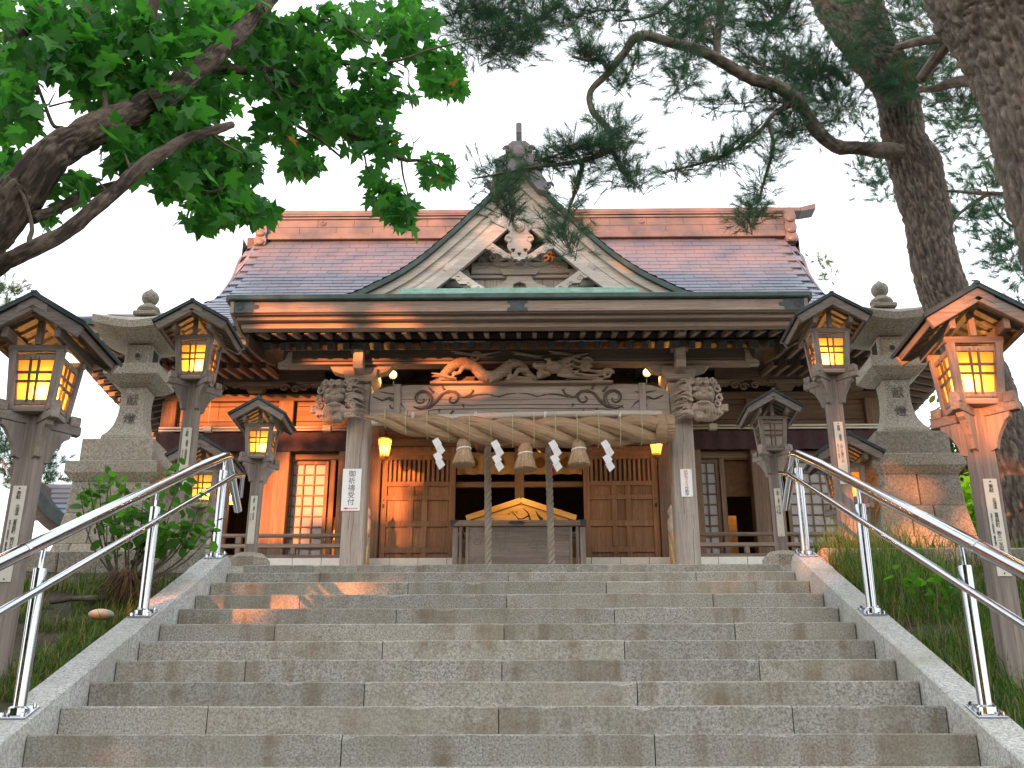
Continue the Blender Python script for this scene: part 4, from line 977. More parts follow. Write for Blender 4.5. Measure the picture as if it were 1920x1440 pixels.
# ---- lion heads on the outer sides of the pillars
def lion(s):
    """guardian lion head facing outward from the pillar side: x grows away from the pillar"""
    L = MB(); c = Vector((s*2.62+.01, PY-.10, 3.86)); R_ = random.Random(11+s)
    P = lambda x, y, z: c+Vector((s*x, y, z))
    E = lambda x, y, z, r, rot=None: L.ico(P(x, y, z), r, rot)
    def curl(x, y, z, r0, turns=7.5, th=.020, d=1): L.tube([P(x+d*(r0-r0*.8*q/turns)*math.cos(q+1), y-.012*q/turns*3, z+(r0-r0*.8*q/turns)*math.sin(q+1)) for q in np.linspace(0, turns, 20)], th, 7)
    E(.02, .06, .12, (.25, .22, .20)); E(-.12, .12, .04, (.20, .18, .20)); E(.04, -.03, .25, (.19, .18, .10)); E(.04, -.04, .12, (.20, .15, .12))
    E(.05, -.17, .02, (.13, .10, .07)); E(.05, -.25, .065, (.058, .05, .042)); E(-.02, -.21, .025, (.075, .07, .052)); E(.12, -.21, .025, (.075, .07, .052))   # muzzle
    E(.05, -.16, -.085, (.12, .09, .035))                                                        # lower lip, a dark mouth slot above it
    for d in (-1, 1):
        E(.05+d*.095, -.165, .135, (.052, .05, .048)); E(.05+d*.095, -.205, .135, (.022, .02, .022))
        L.tube([P(.05+d*(.03+.15*k/8), -.19+.012*k, .185+.055*math.sin(k/8*PI)) for k in range(9)], .030, 8)
        curl(.05+d*.055, -.215, .235, .05, d=d); curl(.05+d*.15, -.16, .255, .05, d=d)
        for (x, y, z, r0) in ((.235, -.08, .16, .062), (.26, -.06, .03, .066), (.225, -.09, -.07, .058), (.20, -.05, .27, .05)): curl(.05+d*x*(1 if d > 0 else .95), y, z, r0, d=d)
    for k in range(9):                                                                           # beard
        x0 = -.07+.03*k; L.tube([P(x0, -.17, -.09), P(x0+.02*(k-4)*.4, -.15, -.16), P(x0+.03*(k-4)*.5, -.10, -.215-.01*abs(k-4))], [.026, .024, .008], 6)
    for k in range(34):                                                                          # mane swept back to the pillar
        z0 = R_.uniform(-.26, .30); y0 = R_.uniform(-.10, .10); l_ = R_.uniform(.18, .34); u = R_.uniform(-.03, .06)
        L.tube(smooth([tuple(P(-.10, y0-.07, z0)), tuple(P(-.10-l_*.5, y0-.10, z0+u)), tuple(P(-.10-l_, y0-.02, z0-.04+u))], 7), np.linspace(.030, .007, 7), 6)
    for k in range(8): curl(R_.uniform(-.24, -.13), -.13-.03*R_.random(), R_.uniform(-.16, .28), .045, th=.017)
    E(.13, .02, -.19, (.19, .14, .11)); E(.27, -.01, -.15, (.10, .09, .09)); E(.35, -.03, -.11, (.075, .065, .06))   # chest and raised paw
    for d in (-1, 0, 1): E(.385, -.07, -.12+.038*d, (.042, .035, .022))
    E(-.01, -.07, -.25, (.085, .09, .08)); E(.0, -.13, -.29, (.08, .075, .055))
    for d in (-1, 0, 1): E(.0+.045*d, -.185, -.305, (.024, .04, .035))
    for k in range(5): L.tube([P(.06+.045*k, -.115, -.13-.01*k), P(.12+.05*k, -.10, -.20-.004*k), P(.10+.05*k, -.03, -.28+.012*k)], [.016, .018, .006], 6)
    return sculpt('lion_carving', L, M_LION, H, .0075, 1)
lion(-1); lion(1)
# ---- main eaves left and right of the porch
for s in (-1, 1):
    xa, xb = 4.08, 7.32
    lift = lambda x: .16*max(0, (x-4)/3.35)**2.5
    xs_ = list(np.linspace(xa, xb, 9))
    def band(nm, y, d, z0, z1, m, dx=0):
        q = MB(); A = [(s*(x-dx*(x > 7)), z1+lift(x)) for x in xs_]; B = [(s*(x-dx*(x > 7)), z0+lift(x)) for x in xs_]
        q.strip(A, B, (0, y, 0), (1, 0, 0), (0, 0, 1), (0, d, 0)); q.build(nm, m, H)
    band('eave_edge', 15.92, .3, 5.38, 5.46, M_COPR); band('fascia', 15.98, .1, 5.26, 5.377, W_POR['x'], .03); band('fascia', 16.05, .1, 5.165, 5.257, W_POR['x'], .06)
    # side eave
    for nm, z0, z1, m, dx in (('eave_edge', 5.38, 5.46, M_COPR, 0), ('fascia', 5.26, 5.377, W_POR['y'], .06), ('fascia', 5.165, 5.257, W_POR['y'], .12)):
        q = MB(); lf = lambda y: .16*max(0, (18.5-y)/2.6)**2
        ysd = list(np.linspace(15.98, 26, 14)); q.strip([(y, z1+lf(y)) for y in ysd], [(y, z0+lf(y)) for y in ysd], (s*(7.34-dx)-.05, 0, 0), (0, 1, 0), (0, 0, 1), (.1, 0, 0)); q.build(nm, m, H)
    xr = [s*(xa+.15+.215*i) for i in range(16)]
    for x in xr:
        q = MB(); q.beam((x, 16.15, 5.13+lift(abs(x))), (x, 17.2, 5.32+lift(abs(x))), .06, .07, .004); q.build('rafter', W_POR['y'], H)
        if abs(x) < 6.9:
            q = MB(); q.beam((x, 16.95, 5.17+lift(abs(x))), (x, 18.3, 5.46), .07, .09, .004); r = q.build('rafter', W_POR['y'], H)
            MB().box(x-.04, x+.04, 16.935, 16.948, 5.12+lift(abs(x)), 5.22+lift(abs(x)), .002).build('rafter_tip', M_DKMET, r)
    for i in range(26):                                      # side rafters, seen from below as a fan of ribs
        y = 16.5+.27*i; z = 5.11+.16*max(0, (18.5-y)/2.6)**2
        q = MB(); q.beam((s*7.2, y, z), (s*5.9, y, z+.30), .06, .08, .004); q.build('rafter', W_POR['x'], H)
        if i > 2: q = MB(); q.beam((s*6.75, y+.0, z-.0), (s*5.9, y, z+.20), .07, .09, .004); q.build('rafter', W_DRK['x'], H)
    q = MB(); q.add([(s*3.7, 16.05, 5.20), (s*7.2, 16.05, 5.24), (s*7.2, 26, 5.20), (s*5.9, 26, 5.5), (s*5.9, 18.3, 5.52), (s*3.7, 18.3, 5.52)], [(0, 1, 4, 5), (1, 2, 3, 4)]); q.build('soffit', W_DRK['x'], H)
    bx('wall_plate', W_DRK['x'], s*3.4, s*6.1, 18.0, 18.24, 5.30, 5.50, .01)
    # bracket zone
    for x in (3.35, 4.62, 5.85):
        q = MB(); q.ext([(-.11, 5.12), (.11, 5.12), (.17, 5.2), (.17, 5.235), (-.17, 5.235), (-.17, 5.2)], (s*x, 18.0, .0), (1, 0, 0), (0, 0, 1), (0, .2, 0)); q.box(s*x-.30, s*x+.30, 17.98, 18.2, 5.235, 5.30, .008)
        for e in (-1, 1): q.ext([(0, 5.24), (e*.08, 5.22), (e*.16, 5.26), (e*.26, 5.28), (e*.26, 5.30), (0, 5.30)], (s*x+e*.30, 18.02, 0), (1, 0, 0), (0, 0, 1), (0, .1, 0))
        q.build('bracket_set', W_POR['x'], H)
    if True:
        for (x, z) in ((3.9, 5.17), (4.1, 5.2), (3.75, 5.2), (5.2, 5.18)):
            MB().tube([(s*x+(.09-.009*a)*math.cos(a), 18.02, z+(.07-.007*a)*math.sin(a)) for a in np.linspace(0, 9, 22)], .02, 6).build('cloud_carving', M_CARV, H)
    bx('head_beam', W_WAL['x'], s*3.0, s*6.2, 18.1, 18.3, 4.985, 5.115, .008)
    # boarded wall: posts and planks
    for x in (6.09, 4.05, 2.95):
        bx('wall_post', W_WAL['z'], s*x-.13, s*x+.13, 18.06, 18.32, FL, 4.983, .012)
    for i, (z0, z1) in enumerate(((4.90, 4.983), (4.62, 4.898), (4.44, 4.618))):
        for xa_, xb_ in ((4.18, 5.96), (3.08, 3.92)):
            MB().box(*sorted((s*xa_, s*xb_)), 18.16, 18.22, z0+.003, z1-.003, .006).build('plank', W_WAL['x'], H)
    # sudare rail and cloth pelmet
    for z in (4.40, 4.45): MB().tube([(s*2.6, 17.98, z), (s*6.2, 17.98, z)], .017, 8).build('curtain_rail', M_PLATE, H, smooth=True)
    for x in (5.35, 3.3):
        q = MB(); q.box(s*x-.07, s*x+.07, 17.93, 18.05, 4.37, 4.47, .006); q.tube([(s*x, 17.96, 4.4), (s*x, 17.96, 5.0)], .004, 5); q.build('rail_clip', M_PLATE, H)
    q = MB(); n = 60
    for i in range(n+1):
        x = s*(2.65+3.6*i/n); q.v += [(x, 18.02+.012*math.sin(i*1.3), 4.37), (x, 18.03+.016*math.sin(i*1.3+.4), 4.04)]
    q.f = [(2*i, 2*i+1, 2*i+3, 2*i+2) for i in range(n)]; q.build('pelmet_cloth', M_MAROON, H, smooth=True)
    bx('door_head', W_WAL['x'], s*2.62, s*6.0, 18.2, 18.34, 3.94, 4.06, .008)
    # deck edge and railing
    for i in range(8): MB().box(*sorted((s*(2.62+.45*i), s*(2.62+.45*i+.443))), 16.98, 17.05, FL-.14, FL+.004, .004).build('deck_edge', M_WHITE, H)
    rl = tag(thing('veranda_railing', 'low wooden veranda railing along the %s wing of the shrine' % ('left sunlit' if s < 0 else 'right shaded'), 'railing', (s*4.2, 17.15, FL), 'veranda railings'))
    for nm, z, rr_ in (('rail', FL+.40, .033),): MB().tube([(s*2.5, 17.15, z), (s*6.2, 17.15, z)], rr_, 12).build(nm, W_POR['x'], rl, auto=True)
    for z0, z1 in ((FL+.20, FL+.26), (FL+.005, FL+.085)): bx('rail', W_POR['x'], s*2.5, s*6.2, 17.11, 17.19, z0, z1, .006, rl)
    for x in (2.75, 3.55, 4.42, 5.2, 6.1):
        bx('post', W_POR['z'], s*x-.04, s*x+.04, 17.105, 17.195, FL+.088, FL+.197, .005, rl)
        if x in (4.42, 6.1, 2.75): bx('post', W_POR['z'], s*x-.045, s*x+.045, 17.10, 17.20, FL+.262, FL+.375, .005, rl)
    # shoji screens
def shoji(x0, x1, nx, nz, y=18.26, z0=FL+.03, z1=3.93):
    fr = MB(); fr.box(x0, x0+.06, y, y+.045, z0, z1, .004); fr.box(x1-.06, x1, y, y+.045, z0, z1, .004); fr.box(x0+.06, x1-.06, y, y+.045, z1-.06, z1, .004); fr.box(x0+.06, x1-.06, y, y+.045, z0, z0+.06, .004)
    o = fr.build('shoji_screen', W_WAL['z'], H)
    a0, a1, b0, b1 = x0+.06, x1-.06, z0+.06, z1-.06; la = MB()
    for i in range(1, nx): x = a0+(a1-a0)*i/nx; la.box(x-.011, x+.011, y+.008, y+.03, b0, b1, .002)
    for j in range(1, nz): z = b0+(b1-b0)*j/nz; la.box(a0, a1, y+.006, y+.028, z-.011, z+.011, .002)
    la.build('lattice', W_WAL['z'], o)
    w_, h_ = (a1-a0)/nx, (b1-b0)/nz
    me = MB().box(-w_/2+.005, w_/2-.005, -.002, .002, -h_/2+.005, h_/2-.005).mesh('pane'); me.materials.append(M_SHOJI)
    for i in range(nx):
        for j in range(nz): inst('pane', me, o, (a0+w_*(i+.5), y+.034+random.uniform(0, .001), b0+h_*(j+.5)))
shoji(-4.13, -3.28, 4, 10); shoji(2.86, 3.40, 3, 10); shoji(4.52, 5.36, 4, 10)
MB().box(-4.40, -4.17, 18.2, 18.3, FL, 3.93, .01).build('wall_post', W_WAL['z'], H)
for x in (-3.2, -2.9, -5.0, 4.42, 3.45): bx('door_post', W_WAL['z'], x-.045, x+.045, 18.22, 18.34, FL, 3.94, .006)
bx('shoji_screen', M_SHOJI, -5.55, -5.2, 18.3, 18.33, FL, 3.93, .002)
for s in (-1, 1): bx('blind', flat('red_blind' if s < 0 else 'brown_blind', (.34, .05, .03) if s < 0 else (.16, .08, .04), .8), *sorted((s*2.75, s*3.0)) if s < 0 else (3.5, 4.37), 18.36, 18.38, 3.42 if s < 0 else 3.3, 3.93, .004)
# ---- centre bay: doors
DY = 17.5
def door(s):
    x0, x1 = s*1.045, s*2.26
    sg = MB(); fw = .10
    o = None
    z0, z1 = FL+.02, 3.93
    st = MB(); lo, hi = min(x0, x1), max(x0, x1)
    st.box(lo, lo+fw, DY, DY+.06, z0, z1, .004); st.box(hi-fw, hi, DY, DY+.06, z0, z1, .004)
    def Z(y): return ZU(y, DY)
    R_ = [(3.93, 3.86), (Z(853), Z(861)), (Z(902), Z(911)), (Z(928), Z(937)), (Z(976), Z(987)), (Z(1026), Z(1036)), (Z(1050), z0)]
    if s > 0: R_ = R_
    for a, b in R_: st.box(lo+fw, hi-fw, DY+.001, DY+.059, min(a, b), max(a, b), .004)
    o = st.build('door', W_DOR['z'], H)
    W = hi-lo-2*fw; c = (lo+hi)/2; mw = .085; cw = .14
    # top board
    bx('panel', W_DOR['x'], lo+fw, hi-fw, DY+.025, DY+.045, R_[1][0], R_[0][1], 0, o)
    # slatted light
    n = 13
    for i in range(n):
        x = lo+fw+W*(i+.5)/n; MB().box(x-.021, x+.021, DY+.008, DY+.048, R_[2][0], R_[1][1], .004).build('slat', W_DOR['z'], o)
    bx('panel', W_DRK['z'], lo+fw, hi-fw, DY+.05, DY+.058, R_[2][0], R_[1][1], 0, o)
    for k in (2, 3, 4, 5):
        zt_, zb2 = min(R_[k]), max(R_[k+1]); zlo, zhi = sorted((zt_, zb2))
        for x in (c-cw/2-mw, c+cw/2): MB().box(x, x+mw, DY+.002, DY+.058, zlo, zhi, .004).build('mullion', W_DOR['z'], o)
        for a, b in ((lo+fw, c-cw/2-mw), (c-cw/2, c+cw/2), (c+cw/2+mw, hi-fw)): bx('panel', W_DOR['z'], a, b, DY+.03, DY+.05, zlo, zhi, 0, o)
        if k == 2:
            zz_ = (zlo+zhi)/2; q = MB(); q.tube([(c+r*math.cos(a), DY+.028, zz_+r*math.sin(a)*1.2) for a, r in ((PI/2, .045), (PI, .03), (-PI/2-.6, .04), (-PI/2+.6, .04), (0, .03), (PI/2, .045))], .006, 5); q.build('crest', W_DOR['x'], o)
    q = MB(); hx_ = (hi-.05) if s > 0 else (lo+.05)
    q.ext([(-.014, -.035), (.014, -.035), (.018, 0), (.014, .035), (-.014, .035), (-.018, 0)], (hx_, DY-.004, 2.92), (1, 0, 0), (0, 0, 1), (0, .004, 0)); q.ico((hx_, DY-.004, 3.02), (.012, .006, .012), sub=1); q.build('lock_plate', M_BLACK, o)
door(-1); door(1)
for s in (-1, 1):
    bx('door_post', W_WAL['z'], *sorted((s*2.27, s*2.46)), DY-.06, DY+.16, FL, 4.05, .012)
    bx('side_wall', W_WAL['z'], *sorted((s*2.40, s*2.46)), DY+.16, 18.2, FL, 4.9, .006)
bx('upper_wall', W_DRK['x'], -6.1, 6.1, 18.34, 18.38, 4.3, 5.7, 0)
bx('lintel', W_WAL['x'], -2.46, 2.46, DY-.05, DY+.12, 3.94, 4.06, .01)
for i in range(4): bx('plank', W_WAL['x'], -2.44, 2.44, DY+.02, DY+.06, 4.064+.25*i, 4.31+.25*i, .006)
for i in range(11): MB().box(-2.46+.447*i, -2.46+.447*i+.44, 17.0, 17.06, FL-.14, FL+.004, .004).build('deck_edge', M_WHITE, H)
for i in range(30): MB().box(-6.2+.4135*i, -6.2+.4135*i+.408, 17.062, 18.6, FL-.04, FL, .004).build('floor_board', W_POR['y'], H)
# transom bars in the opening
bx('transom', W_WAL['x'], -1.045, 1.045, DY+.10, DY+.16, ZU(913, DY+.1), ZU(903, DY+.1), .004)
bx('centre_post', W_WAL['z'], -.075, .075, DY+.09, DY+.2, FL, 3.93, .006)
# interior: dark room, tan cloth with crests, red strips
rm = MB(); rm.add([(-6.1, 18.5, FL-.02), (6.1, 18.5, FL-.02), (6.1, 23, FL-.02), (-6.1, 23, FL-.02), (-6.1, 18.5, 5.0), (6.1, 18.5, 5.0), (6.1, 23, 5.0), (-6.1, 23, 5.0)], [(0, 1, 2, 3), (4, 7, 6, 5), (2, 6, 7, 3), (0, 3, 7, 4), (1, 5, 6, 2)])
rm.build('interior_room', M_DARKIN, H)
for x0, x1 in ((-1.04, -.08), (.08, 1.04)):
    q = MB(); n = 24
    for i in range(n+1):
        x = x0+(x1-x0)*i/n; q.v += [(x, DY+.30+.012*math.sin(i*1.1), 3.93), (x, DY+.31+.02*math.sin(i*1.1+.5), ZU(889, DY+.3))]
    q.f = [(2*i, 2*i+1, 2*i+3, 2*i+2) for i in range(n)]; cu = q.build('shrine_curtain', M_TAN, H, smooth=True)
    for xx in (x0+.26, x1-.26):
        q = MB(); zc_ = ZU(868, DY+.28)
        q.tube([(xx, DY+.275, zc_), (xx, DY+.27, zc_)], .085, 20)
        for r_ in (.085, .055, .03): q.tube([(xx+r_*math.cos(a), DY+.268, zc_+r_*math.sin(a)) for a in np.linspace(0, 2*PI, 20)], .007, 5, False)
        q.build('crest', M_BRASS, cu)
    xm = (x0+x1)/2; bx('red_strip', M_RED, xm-.018, xm+.018, DY+.27, DY+.275, ZU(893, DY+.3), 3.92, .001, cu)
for s in (-1, 1):
    bx('folding_screen', flat('gilt_screen', (.42, .26, .09), .7), s*3.5-.55, s*3.5+.55, 20.4, 20.44, FL, 3.5, .004)
q = MB()
for x, z, L, a in ((-.75, 3.06, .3, .5), (-.5, 3.12, .25, .05), (.25, 3.12, .3, 0), (.62, 3.08, .3, -.5), (.80, 2.86, .25, -1.3), (.4, 3.36, .35, 0), (-.55, 3.36, .3, 0)):
    q.tube([(x, 19.4, z), (x+L*math.cos(a), 19.4, z+L*math.sin(a))], .007, 5)
q.build('altar_fitting', flat('gold_fitting', (.9, .55, .16), .3, .9), H)
# wooden steps up to the deck (mostly hidden by the stone steps)
kz = tag(thing('wooden_stairs', 'weathered wooden stairs with turned newel posts before the shrine doors', 'stairs', (0, 16, 0)))
for i in range(7): bx('tread', W_POR['x'], -2.3, 2.3, 15.75+.19*i, 15.98+.19*i, .1+.26*i, .26+.26*i, .01, kz)
for s in (-1, 1):
    x = s*2.37; nw = MB(); z = 2.75
    nw.lathe([(.062, FL-.5), (.062, 2.36), (.068, 2.37), (.068, 2.40), (.062, 2.41), (.062, 2.47), (.066, 2.475), (.066, 2.50), (.058, 2.52), (.045, 2.55), (.03, 2.565), (.03, 2.58), (.055, 2.61), (.06, 2.645), (.052, 2.68), (.03, 2.715), (.012, 2.74), (.003, 2.765)], (x, 16.9, 0), 20)
    nw.build('newel_post', W_PAL['z'], kz, auto=True)
    q = MB(); q.tube(smooth([(x-s*.03, 16.88, 2.28), (x-s*.03, 16.75, 2.25), (x-s*.03, 16.55, 2.05), (x-s*.03, 16.2, 1.62)], 14), .032, 10); q.build('stair_rail', W_NEW['y'], kz, smooth=True)
    for dz in (.18, .36): q = MB(); q.beam((x-s*.03, 16.88, 2.28-dz), (x-s*.03, 16.1, 1.35-dz), .05, .06, .005); q.build('stair_rail', W_NEW['y'], kz)
# ---- offering box and votive tablet
ob = tag(thing('offering_box', 'grey wooden offering box with engraved front before the shrine doors', 'offering box', (0, 16.4, 1.35)))
BT = 2.385; BY = 16.4
bx('front_board', W_LMP['x'], -.80, .80, BY, BY+.04, 1.3, BT-.095, .004, ob)
for x0, x1, yo in ((-1.0, -.915, 0), (.915, 1.0, 0), (-.90, -.855, -.02), (.855, .90, -.02), (-.80, -.755, -.02), (.755, .80, -.02)):
    bx('corner_post', W_LMP['z'], x0, x1, BY+yo, BY+.05+yo, 1.3, BT-.095, .005, ob)
bx('side_board', W_LMP['y'], -1.0, -.96, BY+.05, BY+.75, 1.3, BT-.095, .004, ob); bx('side_board', W_LMP['y'], .96, 1.0, BY+.05, BY+.75, 1.3, BT-.095, .004, ob)
bx('back_board', W_LMP['x'], -1.0, 1.0, BY+.72, BY+.75, 1.3, BT-.095, .004, ob)
rim = bx('rim', W_POR['x'], -1.03, 1.01, BY-.045, BY+.03, BT-.09, BT, .006, ob); bx('rim', W_POR['x'], -1.03, 1.01, BY+.70, BY+.78, BT-.09, BT, .006, ob)
for i in range(9): bx('slat', W_LMP['y'], -.92+.225*i, -.86+.225*i, BY+.032, BY+.698, BT-.07, BT-.02, .004, ob)
for P in ([(-1.035, -.09), (-1.035, .002), (-.90, .002), (-.92, -.02), (-.95, -.03), (-.95, -.05), (-.98, -.06), (-.98, -.09)], [(1.015, -.09), (1.015, .002), (.93, .002), (.93, -.03), (.925, -.06), (.93, -.09)], [(-.17, -.045), (-.13, -.02), (-.08, -.015), (-.03, -.02), (0, -.012), (.05, -.018), (.10, -.045), (.05, -.075), (.0, -.07), (-.05, -.078), (-.1, -.07)]):
    MB().ext(P, (0, BY-.049, BT), (1, 0, 0), (0, 0, 1), (0, .004, 0)).build('metal_fitting', M_DKMET, rim)
M_ENG = flat('engraved_grey', (.185, .162, .148), .9, var=.2)
for ch, x in (('奉', .27), ('献', -.28)): txt('lettering', ch, .34, M_ENG, front(x, BY-.001, 2.20), ob, .0008)
q = MB(); q.tube([(-.62+.06*math.cos(a), BY-.001, 2.06+.05*math.sin(a)) for a in np.linspace(0, 2*PI, 7)], .004, 4, False); q.build('crest', M_ENG, ob)
vt = tag(thing('votive_tablet', 'large golden house shaped wooden tablet with painted plum branch', 'votive tablet', (0, 17.2, 2)))
VY = 17.0; M_EMA = wood('gold_cypress', (.62, .36, .10), (.86, .56, .2), 'x', rough=.5, str_=.1)
MB().ext([(-.72, 2.3), (.72, 2.3), (.72, 2.60), (0, 2.84), (-.72, 2.60)], (0.03, VY, 0), (1, 0, 0), (0, 0, 1), (0, .04, 0)).build('tablet_board', M_EMA, vt)
for s in (-1, 1):
    q = MB(); q.beam((.03-s*.0, VY-.01, 2.862), (.03+s*.86, VY-.01, 2.575), .09, .055, .004, up=(0, -1, 0)); q.build('tablet_roof', M_EMA, vt)
    bx('frame', M_EMA, .03+s*.72-.02, .03+s*.72+.02, VY-.012, VY+.05, 2.3, 2.56, .003, vt)
q = MB(); brn = lambda P, a, b: q.tube([(x, VY-.002, z) for x, z in smooth2(P)], np.linspace(a, b, len(smooth2(P))), 4)
def smooth2(P): return [(p[0], p[1]) for p in smooth([(a, 0, b) for a, b in P], 12)[:, [0, 2]]]
for P, a, b in (([(.22, 2.40), (.17, 2.55), (.14, 2.66), (.06, 2.74)], .02, .006), ([(.15, 2.62), (.05, 2.57), (-.02, 2.58), (-.08, 2.66)], .012, .004), ([(.0, 2.58), (-.04, 2.52)], .007, .003), ([(-.04, 2.61), (-.16, 2.70)], .006, .002), ([(.36, 2.55), (.30, 2.62), (.26, 2.70)], .03, .003), ([(-.5, 2.50), (-.44, 2.58), (-.38, 2.56)], .005, .002), ([(.5, 2.45), (.56, 2.52), (.6, 2.5)], .005, .002)): brn(P, a, b)
for (x, z) in ((-.10, 2.68), (-.16, 2.65), (-.04, 2.68), (-.20, 2.52), (-.08, 2.45), (.56, 2.56), (-.42, 2.47), (.0, 2.44), (.12, 2.44)):
    for a in range(5): q.ico((x+.016*math.cos(a*1.257), VY-.002, z+.016*math.sin(a*1.257)), (.008, .002, .008), sub=1)
q.build('painted_branch', M_SHADE_INK, vt)
light('tablet_light', (.0, 16.5, 3.0), 4.2, (1, .50, .12), .12)
# ---- bells and ropes
for x, lb in ((-.447, 'left'), (.461, 'right')):
    bl = tag(thing('bell', 'round dark bronze bell half hidden behind the straw rope, the %s one' % lb, 'bell', (x-.09, 15.85, 3.42), 'porch bells'))
    q = MB(); q.ico((x-.09, 15.86, 3.40), .12, sub=3); q.build('shell', flat('bronze_bell' if x < 0 else 'bronze_bell', (.14, .055, .035), .4, .6), bl, smooth=True)
    q = MB(); q.tube([(x-.09+.121*math.cos(a), 15.86+.121*math.sin(a), 3.40) for a in np.linspace(0, 2*PI, 24)], .012, 6, False); q.tube([(x-.09, 15.86, 3.51), (x-.09, 15.86, 3.7)], .015, 6); q.build('band', M_BRASS, bl)
    rp_ = tag(thing('bell_rope', 'thick twisted hemp bell rope hanging in front of the offering box, the %s one' % lb, 'rope', (x, 15.8, 3.5), 'bell ropes'))
    for k in range(3):
        q = MB(); pts = [(x+.012*math.sin(z*1.3)+.026*math.cos(z*22+k*2.094), 15.8+.026*math.sin(z*22+k*2.094), z) for z in np.linspace(3.5, .9, 230)]
        q.tube(pts, .0285, 9, st=True); q.build('strand', M_HEMP, rp_, smooth=True)
# ---- sacred straw rope with its pole, tassels and paper streamers
SY = 15.02
pole = tag(MB().tube(smooth([(-2.10, SY+.02, ZU(790, SY)), (-1, SY+.02, ZU(782, SY)), (.2, SY+.02, ZU(778, SY)), (1.4, SY+.02, ZU(776, SY)), (2.06, SY+.02, ZU(777, SY))], 40), [.05+(.008 if i % 9 == 0 else 0) for i in range(40)], 14).build('bamboo_pole', M_BAMB, None, auto=True), 'pale bamboo pole carrying the thick straw rope across the porch', 'pole')
sr = tag(thing('straw_rope', 'thick twisted sacred straw rope tapering to the left under the carved beam', 'straw rope', (0, SY, 3.5)))
ctr = [(684, 783), (720, 788), (770, 797), (830, 803), (900, 808), (980, 811), (1060, 811), (1140, 809), (1200, 806), (1232, 804)]
C = smooth([tuple(U(x, y, SY)) for x, y in ctr], 160); rad = np.interp(np.linspace(0, 1, 160), [0, .06, .2, .4, .7, 1], [.035, .07, .145, .195, .215, .205])
L = np.concatenate([[0], np.cumsum(np.linalg.norm(np.diff(C, axis=0), axis=1))]); Rn = random.Random(5)
fib = [Rn.uniform(-1, 1) for _ in range(64)]
for k in range(3):
    pts = []; rads = []
    for i in range(160):
        a = L[i]*3.55+k*2*PI/3+.6; r_ = rad[i]*.54
        pts.append((C[i][0], C[i][1]+r_*math.cos(a), C[i][2]+r_*math.sin(a))); rads.append(rad[i]*.51)
    q = MB(); q.tube(pts, rads, 40, ripple=lambda al, a, i: 1+.06*fib[int((a/(2*PI)*63+al*7) % 63)]+.03*fib[(int(a*9)+i*7) % 63], st=True); q.build('strand', M_STRAW, sr, smooth=True)
    V = []                                                   # loose straws standing off the strand
    for j in range(420):
        i = Rn.randrange(8, 150); a = Rn.uniform(0, 2*PI); p = Vector(pts[i]); d = (Vector(pts[min(159, i+5)])-p).normalized()
        n = Vector((0, math.cos(a), math.sin(a))); s0 = p+n*rads[i]*.98; e = s0+d*Rn.uniform(-.14, .14)+n*Rn.uniform(.004, .03); w_ = d.cross(n)*.0022
        V.append([s0-w_, s0+w_, e+w_*.3, e-w_*.3])
    so = soup('loose_straw', [[tuple(v) for v in f] for f in V], None, flat('loose_straw_fibre', (.52, .38, .23), .9) if k == 0 else bpy.data.materials['loose_straw_fibre'], sr); tag(so, kind='stuff')
e0 = C[-1]; q = MB(); q.tube([(e0[0]-.03, SY, e0[2]), (e0[0]+.005, SY, e0[2]), (e0[0]+.10, SY, e0[2]-.002), (e0[0]+.125, SY, e0[2])], [.19, .212, .208, .195], 48, ripple=lambda al, a, i: 1+.012*math.sin(a*3+i), st=True); q.build('binding', M_STRAW, sr, smooth=True)
q = MB(); q.tube([(e0[0]+.12, SY, e0[2]), (e0[0]+.20, SY, e0[2]), (e0[0]+.235, SY, e0[2])], [.19, .2, .185], 64, ripple=lambda al, a, i: 1+.05*fib[int(a/(2*PI)*63)], st=True); q.build('cut_end', M_STRAW, sr)
q = MB()
for x in np.linspace(-1.9, 1.75, 13):
    i = int(np.argmin(abs(C[:, 0]-x))); r_ = rad[i]*1.06
    q.tube([(x, C[i][1]+(r_+.015)*math.cos(a), C[i][2]+(r_+.03)*math.sin(a)+.03) for a in np.linspace(0, 2*PI, 20)], .0055, 5, False)
q.build('tie_cord', flat('green_straw_cord', (.42, .42, .22), .8), sr)
q = MB(); 
for x in (-1.52, -.62, .38, 1.45): 
    for dx in (0, .02): q.tube([(x+dx+.006*math.sin(a), SY+.02+.058*math.cos(a), ZU(778, SY)+.062*math.sin(a)-.01) for a in np.linspace(0, 2*PI, 14)], .006, 5, False)
q.build('white_tie', M_SIGN, sr)
